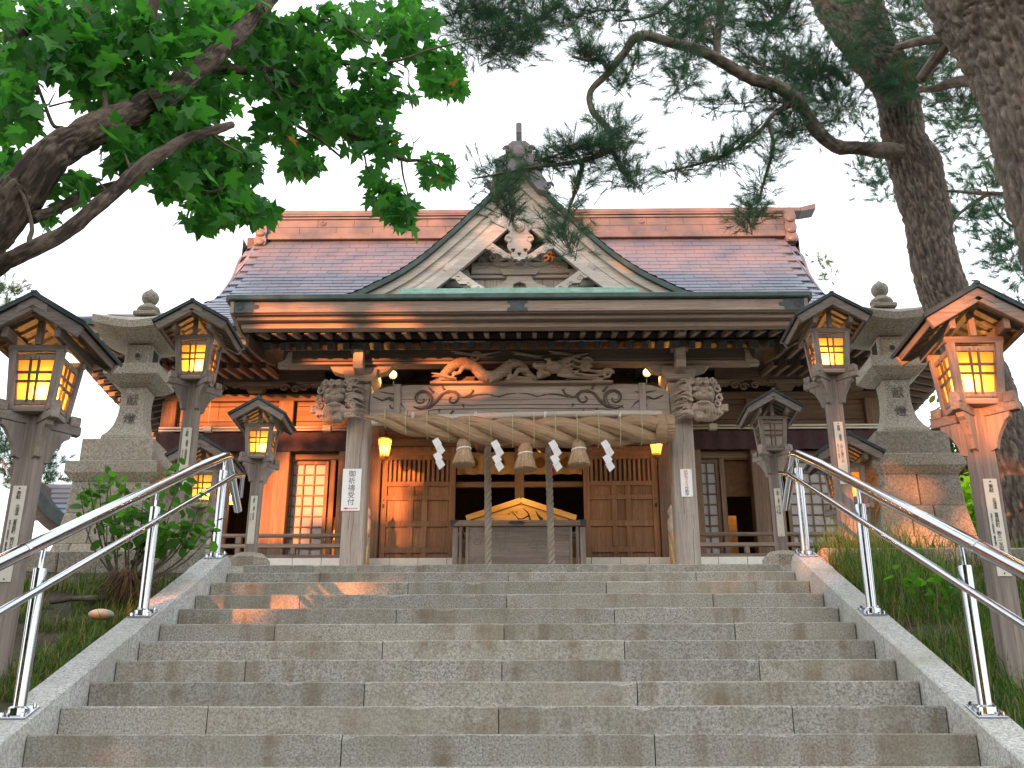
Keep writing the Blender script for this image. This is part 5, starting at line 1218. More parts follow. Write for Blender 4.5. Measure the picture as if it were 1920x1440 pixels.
def tassel(px, py, lb, tilt=0):
    p = U(px, py, SY-.02); t = tag(thing('straw_tassel', lb, 'tassel', p, 'straw tassels under the rope')); q = MB(); h = .36
    q.tube([(p.x+tilt*k, p.y, p.z-z) for k, z in ((0, -.04), (.1, .02), (.2, .055), (.3, .10), (.4, .14), (.6, .22), (.8, .30), (1, .335))], [.075, .098, .104, .094, .102, .128, .152, .160], 72, ripple=lambda al, a, i: 1+.06*fib[int(a/(2*PI)*63)]*(.4 if i < 4 else 1), st=True)
    q.build('straw_bundle', M_STRAW, t, smooth=False)
    q = MB(); q.tube([(p.x+.1*math.cos(a), p.y+.1*math.sin(a), p.z-.105+.01*math.cos(a)) for a in np.linspace(0, 2*PI, 30)], .011, 8, False); q.build('white_band', M_SIGN, t)
    V = []
    for j in range(170):
        a = Rn.uniform(0, 2*PI); r0 = .10+.0*Rn.random(); r1 = .16+Rn.uniform(-.02, .03)
        s0 = Vector((p.x+r0*math.cos(a), p.y+r0*math.sin(a), p.z-.13)); e = Vector((p.x+tilt+r1*math.cos(a), p.y+r1*math.sin(a), p.z-.335-Rn.uniform(-.02, .035))); w_ = Vector((-math.sin(a), math.cos(a), 0))*.003
        V.append([s0-w_, s0+w_, e+w_*.4, e-w_*.4])
    tag(soup('loose_straw', [[tuple(v) for v in f] for f in V], None, bpy.data.materials['loose_straw_fibre'], t), kind='stuff')
tassel(870, 829, 'left straw tassel under the rope, next to the left bell'); tassel(985, 838, 'middle straw tassel above the golden tablet'); tassel(1085, 830, 'right straw tassel beside the paper streamer nearest the right door')
def shide(px, py, lb, k):
    p = U(px, py, SY-.16); q = MB(); t = tag(thing('paper_streamer', lb, 'paper streamer', p, 'zigzag paper streamers on the rope'))
    x, z = 0, 0; dx = .045
    for i, (ox, h_) in enumerate(((0, .13), (.05, .13), (.02, .13), (.055, .12))):
        a = .35+.05*math.sin(k+i); c0 = Vector((p.x+ox-.02, p.y-.004*i, p.z-.105*i)); q = MB()
        q.ext([(-.055, -.005), (.025, .05), (.085, -.045), (.005, -.125+.01*(i == 3))], c0, (1, 0, 0), (0, .12*(-1)**i, 1), (0, .0015, 0)); q.build('paper_fold', M_PAPER, t)
for k, (px, lb) in enumerate(((820, 'zigzag white paper streamer furthest left, before the sunlit door'), (930, 'zigzag white paper streamer beside the left bell rope'), (1038, 'zigzag white paper streamer beside the right bell rope'), (1136, 'zigzag white paper streamer furthest right, before the shaded door'))):
    shide(px, 830 if k else 826, lb, k)
# ---- signs on the pillars
sg = tag(thing('pillar_sign', 'white sign with black brush writing and red arrow on the left pillar', 'sign', (-2.37, PY, 2.5)))
zt_, zb2 = ZU(878, PY), ZU(957, PY); xs0, xs1 = -2.525, -2.255; c = (xs0+xs1)/2
bx('sign_board', M_SIGN, xs0, xs1, PY-.012, PY-.002, zb2, zt_, .002, sg)
txt('lettering', '御\n祈\n禱\n受\n付', .105, M_BLACK, front(c+.0, PY-.0128, zt_-.03), sg, .0005, 1.0)
q = MB(); za = zb2+.035; q.ext([(-.10, 0), (-.06, .02), (-.06, .008), (-.03, .008), (-.03, -.008), (-.06, -.008), (-.06, -.02)], (c, PY-.0135, za), (1, 0, 0), (0, 0, 1), (0, .001, 0))
for i in range(5): q.box(c-.02+.026*i, c-.005+.026*i, PY-.0135, PY-.0125, za-.008, za+.008)
q.build('red_arrow', M_RED, sg)
sg = tag(thing('camera_sign', 'narrow white sign with red and black writing on the right pillar', 'sign', (2.40, PY, 2.6)))
zt_, zb2 = ZU(881, PY), ZU(933, PY); c = 2.405
bx('sign_board', M_SIGN, c-.082, c+.082, PY-.012, PY-.002, zb2, zt_, .002, sg)
txt('lettering', '防\n犯\nカ\nメ\nラ', .058, M_RED, front(c, PY-.0128, zt_-.02), sg, .0005, .82); txt('lettering', '作\n動\n中', .058, M_BLACK, front(c, PY-.0128, zt_-.02-.0477*5), sg, .0005, .82)
q = MB()
for dx in (-.065, .065):
    for z in (zt_-.012, zb2+.012): q.ico((c+dx, PY-.013, z), .005, sub=1)
q.build('screw', M_DKMET, sg)
# ---- wall lanterns and spotlights
for x, lb in ((-2.155, 'lit brass cage lantern on the left door post above the sunlit door'), (2.20, 'dim brass cage lantern on the right door post under the rope end')):
    y = 16.95; t = tag(thing('wall_lantern', lb, 'wall lantern', (x, y, 3.7), 'cage lanterns flanking the doors'))
    zt_, zb2 = 3.94-.02, 3.56; q = MB(); R_ = lambda z: .10*(z-3.5)/(3.92-3.5)*.9+.035
    q.lathe([(.07, 3.59), (.118, 3.86)], (x, y, 0), 20); pn = MB(); 
    g_ = MB(); n = 16; vs = []
    for r0, z in ((.065, 3.60), (.108, 3.86)):
        for k in range(n): vs.append((x+r0*math.cos(2*PI*k/n), y+r0*math.sin(2*PI*k/n), z))
    g_.add(vs, [(k, (k+1) % n, n+(k+1) % n, n+k) for k in range(n)]); g_.build('shade', M_PANE, t)
    c_ = MB()
    for k in range(10): a = 2*PI*k/10; c_.tube([(x+.07*math.cos(a), y+.07*math.sin(a), 3.58), (x+.115*math.cos(a), y+.115*math.sin(a), 3.875)], .006, 5)
    for r0, z in ((.072, 3.60), (.094, 3.73), (.10, 3.76), (.116, 3.875)): c_.tube([(x+r0*math.cos(a), y+r0*math.sin(a), z) for a in np.linspace(0, 2*PI, 20)], .006, 5, False)
    c_.build('cage', M_BRASS, t)
    c_ = MB(); c_.lathe([(.12, 3.88), (.11, 3.90), (.06, 3.94), (.02, 3.96)], (x, y, 0), 16); c_.build('cap', M_BRASS, t)
    c_ = MB(); c_.lathe([(.03, 3.53), (.06, 3.56), (.07, 3.58)], (x, y, 0), 16); c_.build('base', M_BRASS, t)
    c_ = MB(); c_.tube(smooth([(x, y, 3.95), (x, y+.12, 4.02), (x, y+.3, 3.98), (x, DY-.06, 3.9)], 12), .014, 8); c_.build('arm', M_BRASS, t)
    light('lantern_light', (x, y, 3.72), 3.2 if x < 0 else 1.1, (1, .55, .17), .02)
for px, py, lb in ((737, 703, 'small round floodlight glowing beside the left bracket set'), (1213, 699, 'small round floodlight glowing beside the right bracket set')):
    p = U(px, py, 15.75); t = tag(thing('floodlight', lb, 'floodlight', p, 'small floodlights on the porch beam'))
    d = Vector((-.1 if px < 900 else .1, -1, -.35)).normalized(); q = MB(); q.tube([p+d*.0, p+d*.006], .058, 20); q.build('lens', emit('flood_glow' if px < 900 else 'flood_glow', (1, .62, .2), 14), t)
    q = MB(); q.tube([p-d*.09, p-d*.05, p-d*.001, p+d*.01], [.03, .05, .064, .066], 20); q.tube([p-d*.05, p-d*.05+Vector((0, .02, -.14)), p+Vector((0, .1, -.2))], .008, 6); q.build('housing', M_DKMET, t)
    light('flood_light', p+d*.08+Vector((0, 0, .02)), 5, (1, .6, .2), .05)
# interior lamps
for x, y, z, lb in ((-5.15, 19.2, 3.55, 'small lit pendant lantern inside the dark left opening'),):
    t = tag(thing('hanging_lantern', lb, 'hanging lantern', (x, y, z))); q = MB(); q.lathe([(.05, z-.12), (.085, z+.1)], (x, y, 0), 8); q.build('shade', M_PANE, t)
    q = MB(); q.lathe([(.12, z+.1), (.02, z+.18)], (x, y, 0), 8); q.tube([(x, y, z+.15), (x, y, 4.9)], .006, 5); q.build('cap', M_BRASS, t)
    light('pendant_light', (x, y, z), 3, (1, .5, .16), .03)
t = tag(thing('floor_lantern', 'lit paper floor lantern just inside the left wing doorway', 'floor lantern', (-3.08, 18.8, FL)))
q = MB(); q.lathe([(.09, 2.42), (.15, 2.82)], (-3.08, 18.75, 0), 6); q.build('shade', M_PANE, t)
q = MB()
for k in range(6): a = 2*PI*k/6; q.tube([(-3.08+.092*math.cos(a), 18.75+.092*math.sin(a), 2.40), (-3.08+.155*math.cos(a), 18.75+.155*math.sin(a), 2.84)], .008, 5)
q.lathe([(.03, FL), (.03, 2.40), (.1, 2.42)], (-3.08, 18.75, 0), 8); q.build('frame', W_DRK['z'], t)
light('floor_lantern_light', (-3.08, 18.75, 2.58), 3, (1, .55, .2), .03)
light('hall_light', (-4.6, 20.4, 3.7), 14, (1, .5, .18), .15); light('hall_light', (3.9, 20.0, 3.9), 5, (1, .5, .2), .15)
# ================================================================== trees
def trunk(name, px, m, parent, seg=40, bark=.10, step=.06, plates=True, freq=9, thin=1.0):
    """limb through photo-surveyed stations (x, y, width in pixels, distance)"""
    P = []; R = []
    for x, y, wd, Y in px:
        wd *= thin; p = U(x, y, Y); a, b = U(x-wd/2, y, Y), U(x+wd/2, y, Y); P.append(tuple(p)); R.append((b-a).length/2)
    n = max(8, int(sum((Vector(P[i+1])-Vector(P[i])).length for i in range(len(P)-1))/step))
    S = smooth(P, n); r = np.interp(np.linspace(0, 1, n), np.linspace(0, 1, len(R)), R)
    k0 = P[0][0]*7.3+P[0][2]
    for i in range(2, n): S[i] += (min(r[i], .05)*.4 if r[i] < .12 else 0)*np.array([noise.noise((i*step*3.2, k0+j*5, 1.7)) for j in range(3)])      # knotty, wandering growth
    def rip(al, a, i):
        if not plates: return 1+.10*noise.noise((math.cos(a)*1.5, math.sin(a)*1.5, al*3))
        x_, y_ = math.cos(a)*r[i]*freq, math.sin(a)*r[i]*freq; w1 = noise.noise((x_*.6, y_*.6, al*freq*.2))*.9
        d, _ = noise.voronoi(Vector((x_+w1*1.3, y_+w1*1.3, al*freq*.15+w1*.5))); e = min(1, (d[1]-d[0])*2.2)
        n2 = noise.noise((x_*1.3, y_*1.3, al*freq*.5)); n3 = noise.noise((x_*3.1, y_*3.1, al*freq*1.1))
        return 1+bark*(min(e, .55+.45*e)-.75)+bark*(.38*n2+.3*n3)+.11*noise.noise((al*3.5, k0, 4))*(r[i] < .12)+.07*(r[i] < .12)*noise.noise((al*11, math.cos(a), math.sin(a)+k0))
    q = MB(); q.tube(S, r, seg, ripple=rip, st=True); return q.build(name, m, parent, smooth=True)
def twig(mb, pts, Y, w0, w1, n=14, own=None, nm='twig'):
    P = [tuple(U(x, y, Y+(dy if len(q) > 2 else 0))) for q in pts for x, y, dy in [(q[0], q[1], q[2] if len(q) > 2 else 0)]]
    if own is not None: mb = MB()
    S = smooth(P, n); mb.tube(S, np.linspace(w0, w1, n), 7, st=True)
    if own is not None: mb.build(nm, M_MBARK if own is mt else M_PBARK, own, smooth=True)
def leafset(V0, centers, size, hang=.6, tints=None, rnd=rng):
    """place outline V0 (k,3) at every centre with its own turn, droop and size"""
    n = len(centers); k = len(V0)
    yaw = rnd.uniform(0, 2*PI, n); pit = rnd.normal(-hang, .45, n); rol = rnd.normal(0, .5, n); s = size*rnd.uniform(.5, 1.25, n)
    cy, sy, cp, sp_, cr, sr_ = np.cos(yaw), np.sin(yaw), np.cos(pit), np.sin(pit), np.cos(rol), np.sin(rol)
    v = np.repeat(V0[None], n, 0)*s[:, None, None]
    x, y, z = v[..., 0], v[..., 1], v[..., 2]
    x, z = x*cr[:, None]+z*sr_[:, None], -x*sr_[:, None]+z*cr[:, None]
    y, z = y*cp[:, None]-z*sp_[:, None], y*sp_[:, None]+z*cp[:, None]
    x, y = x*cy[:, None]-y*sy[:, None], x*sy[:, None]+y*cy[:, None]
    return np.stack([x, y, z], -1)+np.asarray(centers)[:, None, :]
# five-lobed leaf
_half = [(0, 0), (.16, -.10), (.34, -.12), (.50, -.05), (.37, .13), (.56, .24), (.76, .50), (.50, .47), (.29, .47), (.24, .70), (.12, .88), (0, 1.08)]
LF = np.array([(x, y, .10*abs(x)-.12*y*y) for x, y in _half]+[(-x, y, .10*abs(x)-.12*y*y) for x, y in _half[-2:0:-1]]+[(0, .38, -.03)])
NL = len(LF)-1; LT = np.array([(NL, i, (i+1) % NL) for i in range(NL)])
mt = tag(thing('maple_tree', 'broadleaf maple with forked leaning limbs filling the upper left', 'tree', U(-160, 760, 5)))
tk = trunk('trunk', [(-260, 1300, 150, 5.1), (-200, 800, 140, 5.0), (-120, 560, 130, 4.9), (10, 395, 118, 4.9), (70, 325, 100, 4.9), (120, 275, 84, 5.0), (180, 240, 76, 5.1), (240, 212, 70, 5.2), (300, 180, 62, 5.3), (370, 130, 50, 5.5), (430, 80, 44, 5.7), (500, 5, 38, 6.0), (540, -50, 34, 6.2)], M_MBARK, mt, seg=80, bark=.11, step=.022, freq=34, thin=.78)
for st in ([(-150, 640, 90, 4.8), (-20, 516, 42, 4.7), (50, 470, 40, 4.7), (130, 428, 38, 4.8), (200, 370, 36, 4.9), (260, 318, 34, 5.0), (310, 285, 30, 5.1), (350, 262, 27, 5.2), (400, 246, 24, 5.3), (436, 232, 17, 5.4)],
           [(20, 400, 50, 5.0), (50, 335, 46, 5.05), (85, 290, 40, 5.1), (118, 262, 34, 5.15), (135, 240, 20, 5.2)],
           [(60, 410, 30, 4.9), (100, 395, 26, 5.0), (150, 370, 26, 5.2), (210, 350, 22, 5.4), (250, 335, 16, 5.5)],
           [(365, 135, 30, 5.6), (410, 126, 24, 5.8), (460, 132, 22, 6.0), (510, 132, 20, 6.2), (560, 165, 17, 6.4), (600, 200, 14, 6.6), (640, 238, 12, 6.7), (700, 270, 11, 6.8), (755, 298, 10, 6.9), (800, 302, 6, 7.0), (850, 325, 4, 7.1)],
           [(280, 60, 22, 5.3), (290, 0, 24, 5.3), (300, -50, 24, 5.3)], [(-40, 160, 50, 5.6), (20, 95, 36, 5.6), (60, 40, 30, 5.6), (85, -20, 26, 5.6)],
           [(490, 130, 14, 6.1), (520, 180, 12, 6.2), (545, 225, 9, 6.3), (600, 262, 7, 6.4), (640, 295, 5, 6.4)]):
    trunk('limb', st, M_MBARK, mt, seg=40, bark=.10, step=.025, freq=38, thin=.78)
tw = MB()
for P, Y, a, b in (([(560, 110), (640, 120), (740, 115), (800, 95), (860, 80)], 6.6, .016, .006), ([(740, 115), (765, 130), (768, 160), (790, 175)], 6.6, .006, .003), ([(640, 118), (680, 150), (710, 190)], 6.6, .007, .003),
                   ([(585, 45), (610, 35), (660, 60), (695, 80), (710, 40)], 6.3, .010, .004), ([(752, 298), (756, 330), (765, 370), (760, 400)], 6.9, .009, .003), ([(640, 240), (680, 285), (690, 320), (720, 350), (740, 380)], 6.7, .009, .003),
                   ([(768, 296), (775, 270), (768, 245)], 6.9, .006, .002), ([(776, 268), (800, 246)], 6.9, .004, .002), ([(810, 312), (815, 340), (835, 366)], 7, .005, .002), ([(545, 225), (535, 260), (545, 300)], 6.3, .007, .003),
                   ([(70, 175), (66, 150), (85, 200), (100, 235), (118, 240)], 5.2, .008, .012), ([(92, 200), (130, 190), (150, 186)], 5.2, .006, .003), ([(92, 195), (105, 170)], 5.2, .005, .002), ([(60, 480), (55, 450), (60, 425), (45, 370), (15, 330)], 4.8, .016, .006), ([(200, 358), (180, 335), (172, 332)], 5, .006, .003),
                   ([(195, 235), (198, 190), (190, 160), (175, 145)], 5.1, .018, .010), ([(250, 330), (240, 305), (235, 290)], 5.0, .010, .004), ([(400, 255), (430, 275), (455, 288)], 5.3, .010, .004), ([(360, 345), (390, 360), (420, 352)], 5.5, .012, .004),
                   ([(500, 250), (530, 235), (515, 228)], 6.3, .004, .002), ([(200, 355), (160, 365), (130, 380)], 5.2, .010, .004)): twig(tw, P, Y, a, b, own=mt)
blobs = [(60, 50, 90, 70, 260), (180, 40, 110, 70, 330), (330, 30, 110, 60, 330), (445, 45, 70, 60, 220), (150, 110, 70, 40, 120), (260, 120, 110, 60, 300), (380, 170, 70, 60, 200), (470, 120, 60, 60, 200), (545, 120, 65, 70, 260), (590, 180, 50, 50, 150),
         (30, 150, 40, 40, 70), (25, 215, 40, 50, 110), (15, 320, 30, 40, 60), (105, 120, 30, 30, 30), (190, 175, 45, 40, 80), (300, 190, 80, 45, 170), (300, 255, 60, 45, 130), (225, 255, 40, 30, 50), (245, 300, 40, 30, 50), (345, 250, 50, 40, 110), (400, 290, 60, 40, 150), (455, 300, 35, 40, 70),
         (340, 330, 60, 40, 130), (405, 345, 60, 40, 150), (440, 385, 60, 30, 140), (385, 400, 50, 25, 90), (490, 395, 32, 22, 50), (135, 350, 35, 28, 40), (85, 408, 16, 14, 10), (520, 225, 40, 45, 90), (560, 285, 35, 40, 90), (575, 310, 25, 20, 30), (620, 225, 45, 30, 80), (660, 200, 50, 35, 90), (700, 195, 40, 30, 60), (735, 180, 40, 25, 40), (655, 250, 60, 30, 90), (715, 260, 35, 25, 50), (740, 275, 20, 14, 18),
         (610, 25, 40, 25, 45), (690, 35, 60, 35, 110), (770, 25, 50, 30, 80), (665, 60, 45, 25, 50), (735, 55, 45, 25, 50), (785, 70, 35, 40, 60), (825, 125, 40, 45, 130), (840, 160, 32, 25, 60), (735, 95, 14, 12, 6), (700, 130, 50, 25, 45), (715, 155, 30, 20, 25),
         (700, 335, 25, 20, 25), (715, 365, 22, 22, 30), (745, 385, 30, 25, 55), (755, 415, 25, 14, 22), (735, 355, 20, 20, 20), (820, 310, 38, 22, 45), (845, 328, 18, 12, 14), (715, 297, 9, 7, 3), (805, 335, 20, 10, 10), (560, 60, 40, 40, 60), (500, 60, 30, 40, 60), (610, 110, 30, 25, 50)]
cen = []; dist = []
for (x, y, rx, ry, n) in blobs:
    for _ in range(int(n*.88)):
        a = rng.uniform(0, 2*PI); r_ = math.sqrt(rng.uniform(0, 1)); Yb = float(np.interp(x, [0, 300, 520, 860], [5.0, 5.3, 6.2, 7.0]))
        p = U(x+rx*r_*math.cos(a), y+ry*r_*math.sin(a), Yb+(rng.uniform(-.12, .95) if n > 60 else rng.uniform(-.2, .3))); cen.append(tuple(p)); dist.append(p.y)
cen = np.array(cen); V = leafset(LF, cen, .10, .75)
n = len(cen); hue = rng.uniform(0, 1, n)[:, None]; tint = np.array([.03, .115, .038])*(1-hue)+np.array([.085, .26, .055])*hue
od = rng.uniform(0, 1, n) < .006; tint[od] = (.42, .14, .02)
proj = np.argsort(dist); near = set(proj[:300].tolist()); far = np.array([i for i in range(n) if i not in near])
F = (LT[None]+(NL+1)*np.arange(len(far))[:, None, None]).reshape(-1, 3)
tag(soup('leaves', V[far].reshape(-1, 3), F, M_LEAF, mt, np.repeat(tint[far], NL+1, 0)), kind='stuff')
for i in proj[:300]: soup('leaf', V[i], LT, M_LEAF, mt, np.repeat(tint[i][None], NL+1, 0))

# ---- pines
def tufts(C, D, L=.105, per=44, spread=.9, w_=.0016, tcol=((.035, .085, .075), (.085, .165, .11)), brown=.02):
    C = np.asarray(C, float); D = np.asarray(D, float); n = len(C)
    d = D/np.linalg.norm(D, axis=1)[:, None]; N = n*per
    dd = np.repeat(d, per, 0)+rng.normal(0, spread*.55, (N, 3)); dd /= np.linalg.norm(dd, axis=1)[:, None]
    b = np.repeat(C, per, 0)-np.repeat(d, per, 0)*rng.uniform(0, .09, N)[:, None]
    ln = L*rng.uniform(.7, 1.15, N)[:, None]; e = b+dd*ln+np.array([0, 0, -.012])*rng.uniform(0, 1, (N, 1))
    sd = np.cross(dd, rng.normal(0, 1, (N, 3))); sd /= np.linalg.norm(sd, axis=1)[:, None]+1e-9
    V = np.stack([b-sd*w_, b+sd*w_, e], 1); h = np.repeat(rng.uniform(0, 1, n), per)[:, None]
    col = np.array(tcol[0])*(1-h)+np.array(tcol[1])*h; br = np.repeat(rng.uniform(0, 1, n) < brown, per); col[br] = (.30, .15, .06)
    return V, np.repeat(col, 3, 0)
def along(P, n, jit, Y):
    """shoot positions scattered about a surveyed branch line"""
    S = np.array([tuple(U(x, y, Y)) for x, y in P]); S = smooth(S, 60); C = []; D = []
    for _ in range(n):
        i = rng.integers(0, 60); o = rng.normal(0, jit, 3); o[2] = abs(o[2])*.6-.1*jit+rng.normal(0, jit*.5); C.append(S[i]+o); D.append(o+np.array([0, 0, .35*jit])+rng.normal(0, jit*.3, 3))
    return C, D
pt = tag(thing('pine_tree', 'leaning pine behind the right lamp posts reaching a long crooked limb over the porch', 'tree', (4.3, 9, 0), 'old pines beside the stairs'))
trunk('trunk', [(1930, 1060, 96, 9.0), (1912, 960, 98, 9), (1886, 860, 104, 9), (1858, 760, 106, 9), (1815, 650, 96, 9), (1778, 571, 90, 9), (1752, 492, 86, 9), (1741, 417, 84, 9), (1731, 375, 90, 9), (1716, 312, 97, 9), (1695, 260, 80, 9), (1684, 185, 76, 9), (1660, 133, 84, 9), (1625, 75, 98, 9), (1588, 0, 120, 9), (1560, -60, 120, 9)], M_PBARK, pt, seg=120, bark=.11, step=.02, freq=26)
for st in ([(1690, 290, 36, 8.9), (1655, 282, 30, 8.8), (1610, 279, 27, 8.6), (1570, 277, 28, 8.5), (1540, 255, 26, 8.4), (1515, 215, 26, 8.3), (1485, 178, 26, 8.2), (1450, 160, 25, 8.1), (1410, 150, 24, 8.0), (1370, 125, 23, 7.9), (1320, 100, 22, 7.8), (1260, 80, 20, 7.7), (1200, 68, 18, 7.6), (1170, 100, 16, 7.6), (1140, 138, 14, 7.6), (1108, 172, 12, 7.6), (1112, 210, 12, 7.6), (1140, 242, 12, 7.6), (1147, 262, 11, 7.6), (1135, 285, 11, 7.5), (1080, 304, 9, 7.5), (1010, 312, 7, 7.4), (950, 324, 5, 7.4), (885, 335, 3, 7.3)],
           [(1345, 105, 14, 7.9), (1346, 60, 13, 7.9), (1352, 20, 13, 8.0), (1356, -40, 13, 8)], [(1140, 130, 11, 7.6), (1125, 112, 9, 7.6), (1100, 112, 8, 7.5), (1072, 106, 5, 7.5)],
           [(1140, 268, 8, 7.5), (1090, 275, 6, 7.4), (1045, 290, 5, 7.4), (1000, 302, 3, 7.4)], [(1092, 300, 7, 7.5), (1085, 340, 6, 7.5), (1068, 390, 5, 7.5), (1055, 430, 3, 7.5)], [(1148, 280, 6, 7.5), (1165, 320, 5, 7.5), (1195, 350, 3, 7.5)],
           [(1480, 195, 14, 8.2), (1450, 215, 9, 8.2), (1425, 245, 8, 8.2), (1370, 285, 7, 8.2), (1320, 305, 5, 8.2), (1240, 325, 3, 8.2)], [(1443, 235, 8, 8.2), (1450, 275, 7, 8.2), (1435, 330, 6, 8.2), (1420, 385, 4, 8.2)],
           [(1400, 45, 10, 8.4), (1445, 45, 12, 8.5), (1470, 20, 14, 8.6), (1480, -20, 14, 8.6)], [(1590, 160, 12, 8.8), (1560, 130, 12, 8.8), (1520, 140, 8, 8.8)], [(1050, 10, 8, 7.8), (1000, 40, 7, 7.8), (930, 62, 6, 7.7), (870, 75, 4, 7.6)], [(1260, 0, 8, 7.8), (1220, 30, 6, 7.8), (1160, 40, 4, 7.8)]):
    trunk('limb', st, M_PBARK, pt, seg=18, bark=.10, step=.03, freq=30)
pt2 = tag(thing('pine_tree', 'thick barked pine trunk cut by the top right corner of the view', 'tree', (4.9, 6.6, -1), 'old pines beside the stairs'))
trunk('trunk', [(2260, 1260, 225, 6.5), (2200, 1060, 205, 6.5), (2150, 900, 200, 6.5), (2050, 560, 205, 6.5), (1985, 300, 215, 6.5), (1945, 150, 215, 6.5), (1912, 60, 240, 6.5), (1885, 0, 255, 6.5), (1860, -60, 260, 6.5)], M_PBARK, pt2, seg=150, bark=.085, step=.018, freq=22)
for st in ([(1880, 190, 26, 6.8), (1845, 155, 24, 7.0), (1800, 152, 22, 7.2), (1750, 165, 14, 7.4), (1720, 170, 10, 7.5)], [(1810, 30, 26, 6.9), (1790, 60, 24, 7.0), (1760, 105, 22, 7.2), (1725, 150, 18, 7.3)], [(1815, 60, 20, 6.9), (1750, 72, 18, 7.1), (1680, 88, 14, 7.4)], [(1940, 365, 8, 7.2), (1850, 362, 7, 7.4), (1775, 358, 5, 7.6)]):
    trunk('limb', st, M_PBARK, pt2, seg=22, bark=.10, step=.03, freq=30)
Cs, Ds = [], []
def grow(P, n, jit, Y):
    c, d = along(P, int(n*(2.0 if P[0][1] < 130 else 1.35)), jit*(1.35 if P[0][1] < 130 else 1.15), Y); Cs.extend(c); Ds.extend(d)
tw = MB()
for (P, n, j, Y) in (([(1140, 285), (1080, 304), (1010, 312), (950, 324), (890, 334)], 90, .085, 7.45), ([(1140, 270), (1090, 275), (1045, 290)], 75, .085, 7.4), ([(1085, 320), (1068, 390), (1055, 440), (1070, 470)], 85, .10, 7.5), ([(930, 330), (945, 380), (960, 410)], 60, .085, 7.4), ([(1150, 280), (1170, 320), (1200, 350)], 70, .085, 7.5), ([(1120, 215), (1150, 250), (1190, 265)], 60, .085, 7.55), ([(1135, 125), (1110, 100), (1080, 100)], 40, .06, 7.5),
                     ([(1200, 75), (1185, 130), (1165, 165)], 40, .08, 7.6), ([(1290, 95), (1280, 140), (1265, 175)], 50, .09, 7.7), ([(1425, 235), (1370, 285), (1320, 305), (1240, 322)], 110, .08, 8.2), ([(1450, 265), (1435, 330), (1415, 395), (1385, 420)], 110, .095, 8.2), ([(1480, 195), (1440, 190), (1370, 195), (1310, 195)], 80, .10, 8.2), ([(1490, 200), (1470, 240), (1500, 250)], 60, .10, 8.3),
                     ([(1050, 10), (1000, 40), (930, 62), (860, 75)], 150, .12, 7.8), ([(1000, 40), (980, 75), (960, 100), (880, 105)], 110, .10, 7.7), ([(850, 20), (900, 20), (950, 15)], 100, .12, 7.7), ([(1180, 20), (1120, 20), (1060, 40)], 100, .12, 7.8), ([(1350, 20), (1300, 40), (1240, 30)], 100, .14, 8), ([(1345, 60), (1290, 80), (1220, 60)], 80, .12, 7.9), ([(1400, 45), (1440, 60), (1490, 40)], 90, .14, 8.4), ([(1380, 90), (1420, 120), (1470, 130)], 90, .13, 8.3), ([(1290, 0), (1400, 0), (1480, 10)], 110, .14, 8.3),
                     ([(1520, 120), (1490, 150), (1530, 180)], 120, .13, 8.7), ([(1560, 90), (1540, 140), (1580, 190), (1560, 210)], 150, .14, 8.7), ([(1450, 250), (1520, 240), (1560, 220)], 60, .11, 8.5), ([(1640, 0), (1690, 40), (1740, 20)], 120, .15, 8.2), ([(1690, 90), (1720, 150), (1670, 165)], 110, .08, 8.5), ([(1740, 100), (1780, 60), (1830, 90)], 90, .15, 7.6), ([(1740, 200), (1800, 180), (1840, 210)], 90, .15, 8.2)):
    grow(P, n, j, Y); twig(tw, P, Y, .008, .003, own=pt)
for i in range(0, len(Cs), 3):
    c, d = Vector(Cs[i]), Vector(Ds[i]).normalized(); tw.tube([c-d*.16+Vector((.02, 0, -.03)), c-d*.02], [.004, .0025], 4, st=True)
tag(tw.build('shoots', M_PBARK, pt), kind='stuff')
V, col = tufts(Cs, Ds, L=.118, per=44, w_=.00135); so = soup('needles', V, None, M_NEED, pt, col); tag(so, kind='stuff')
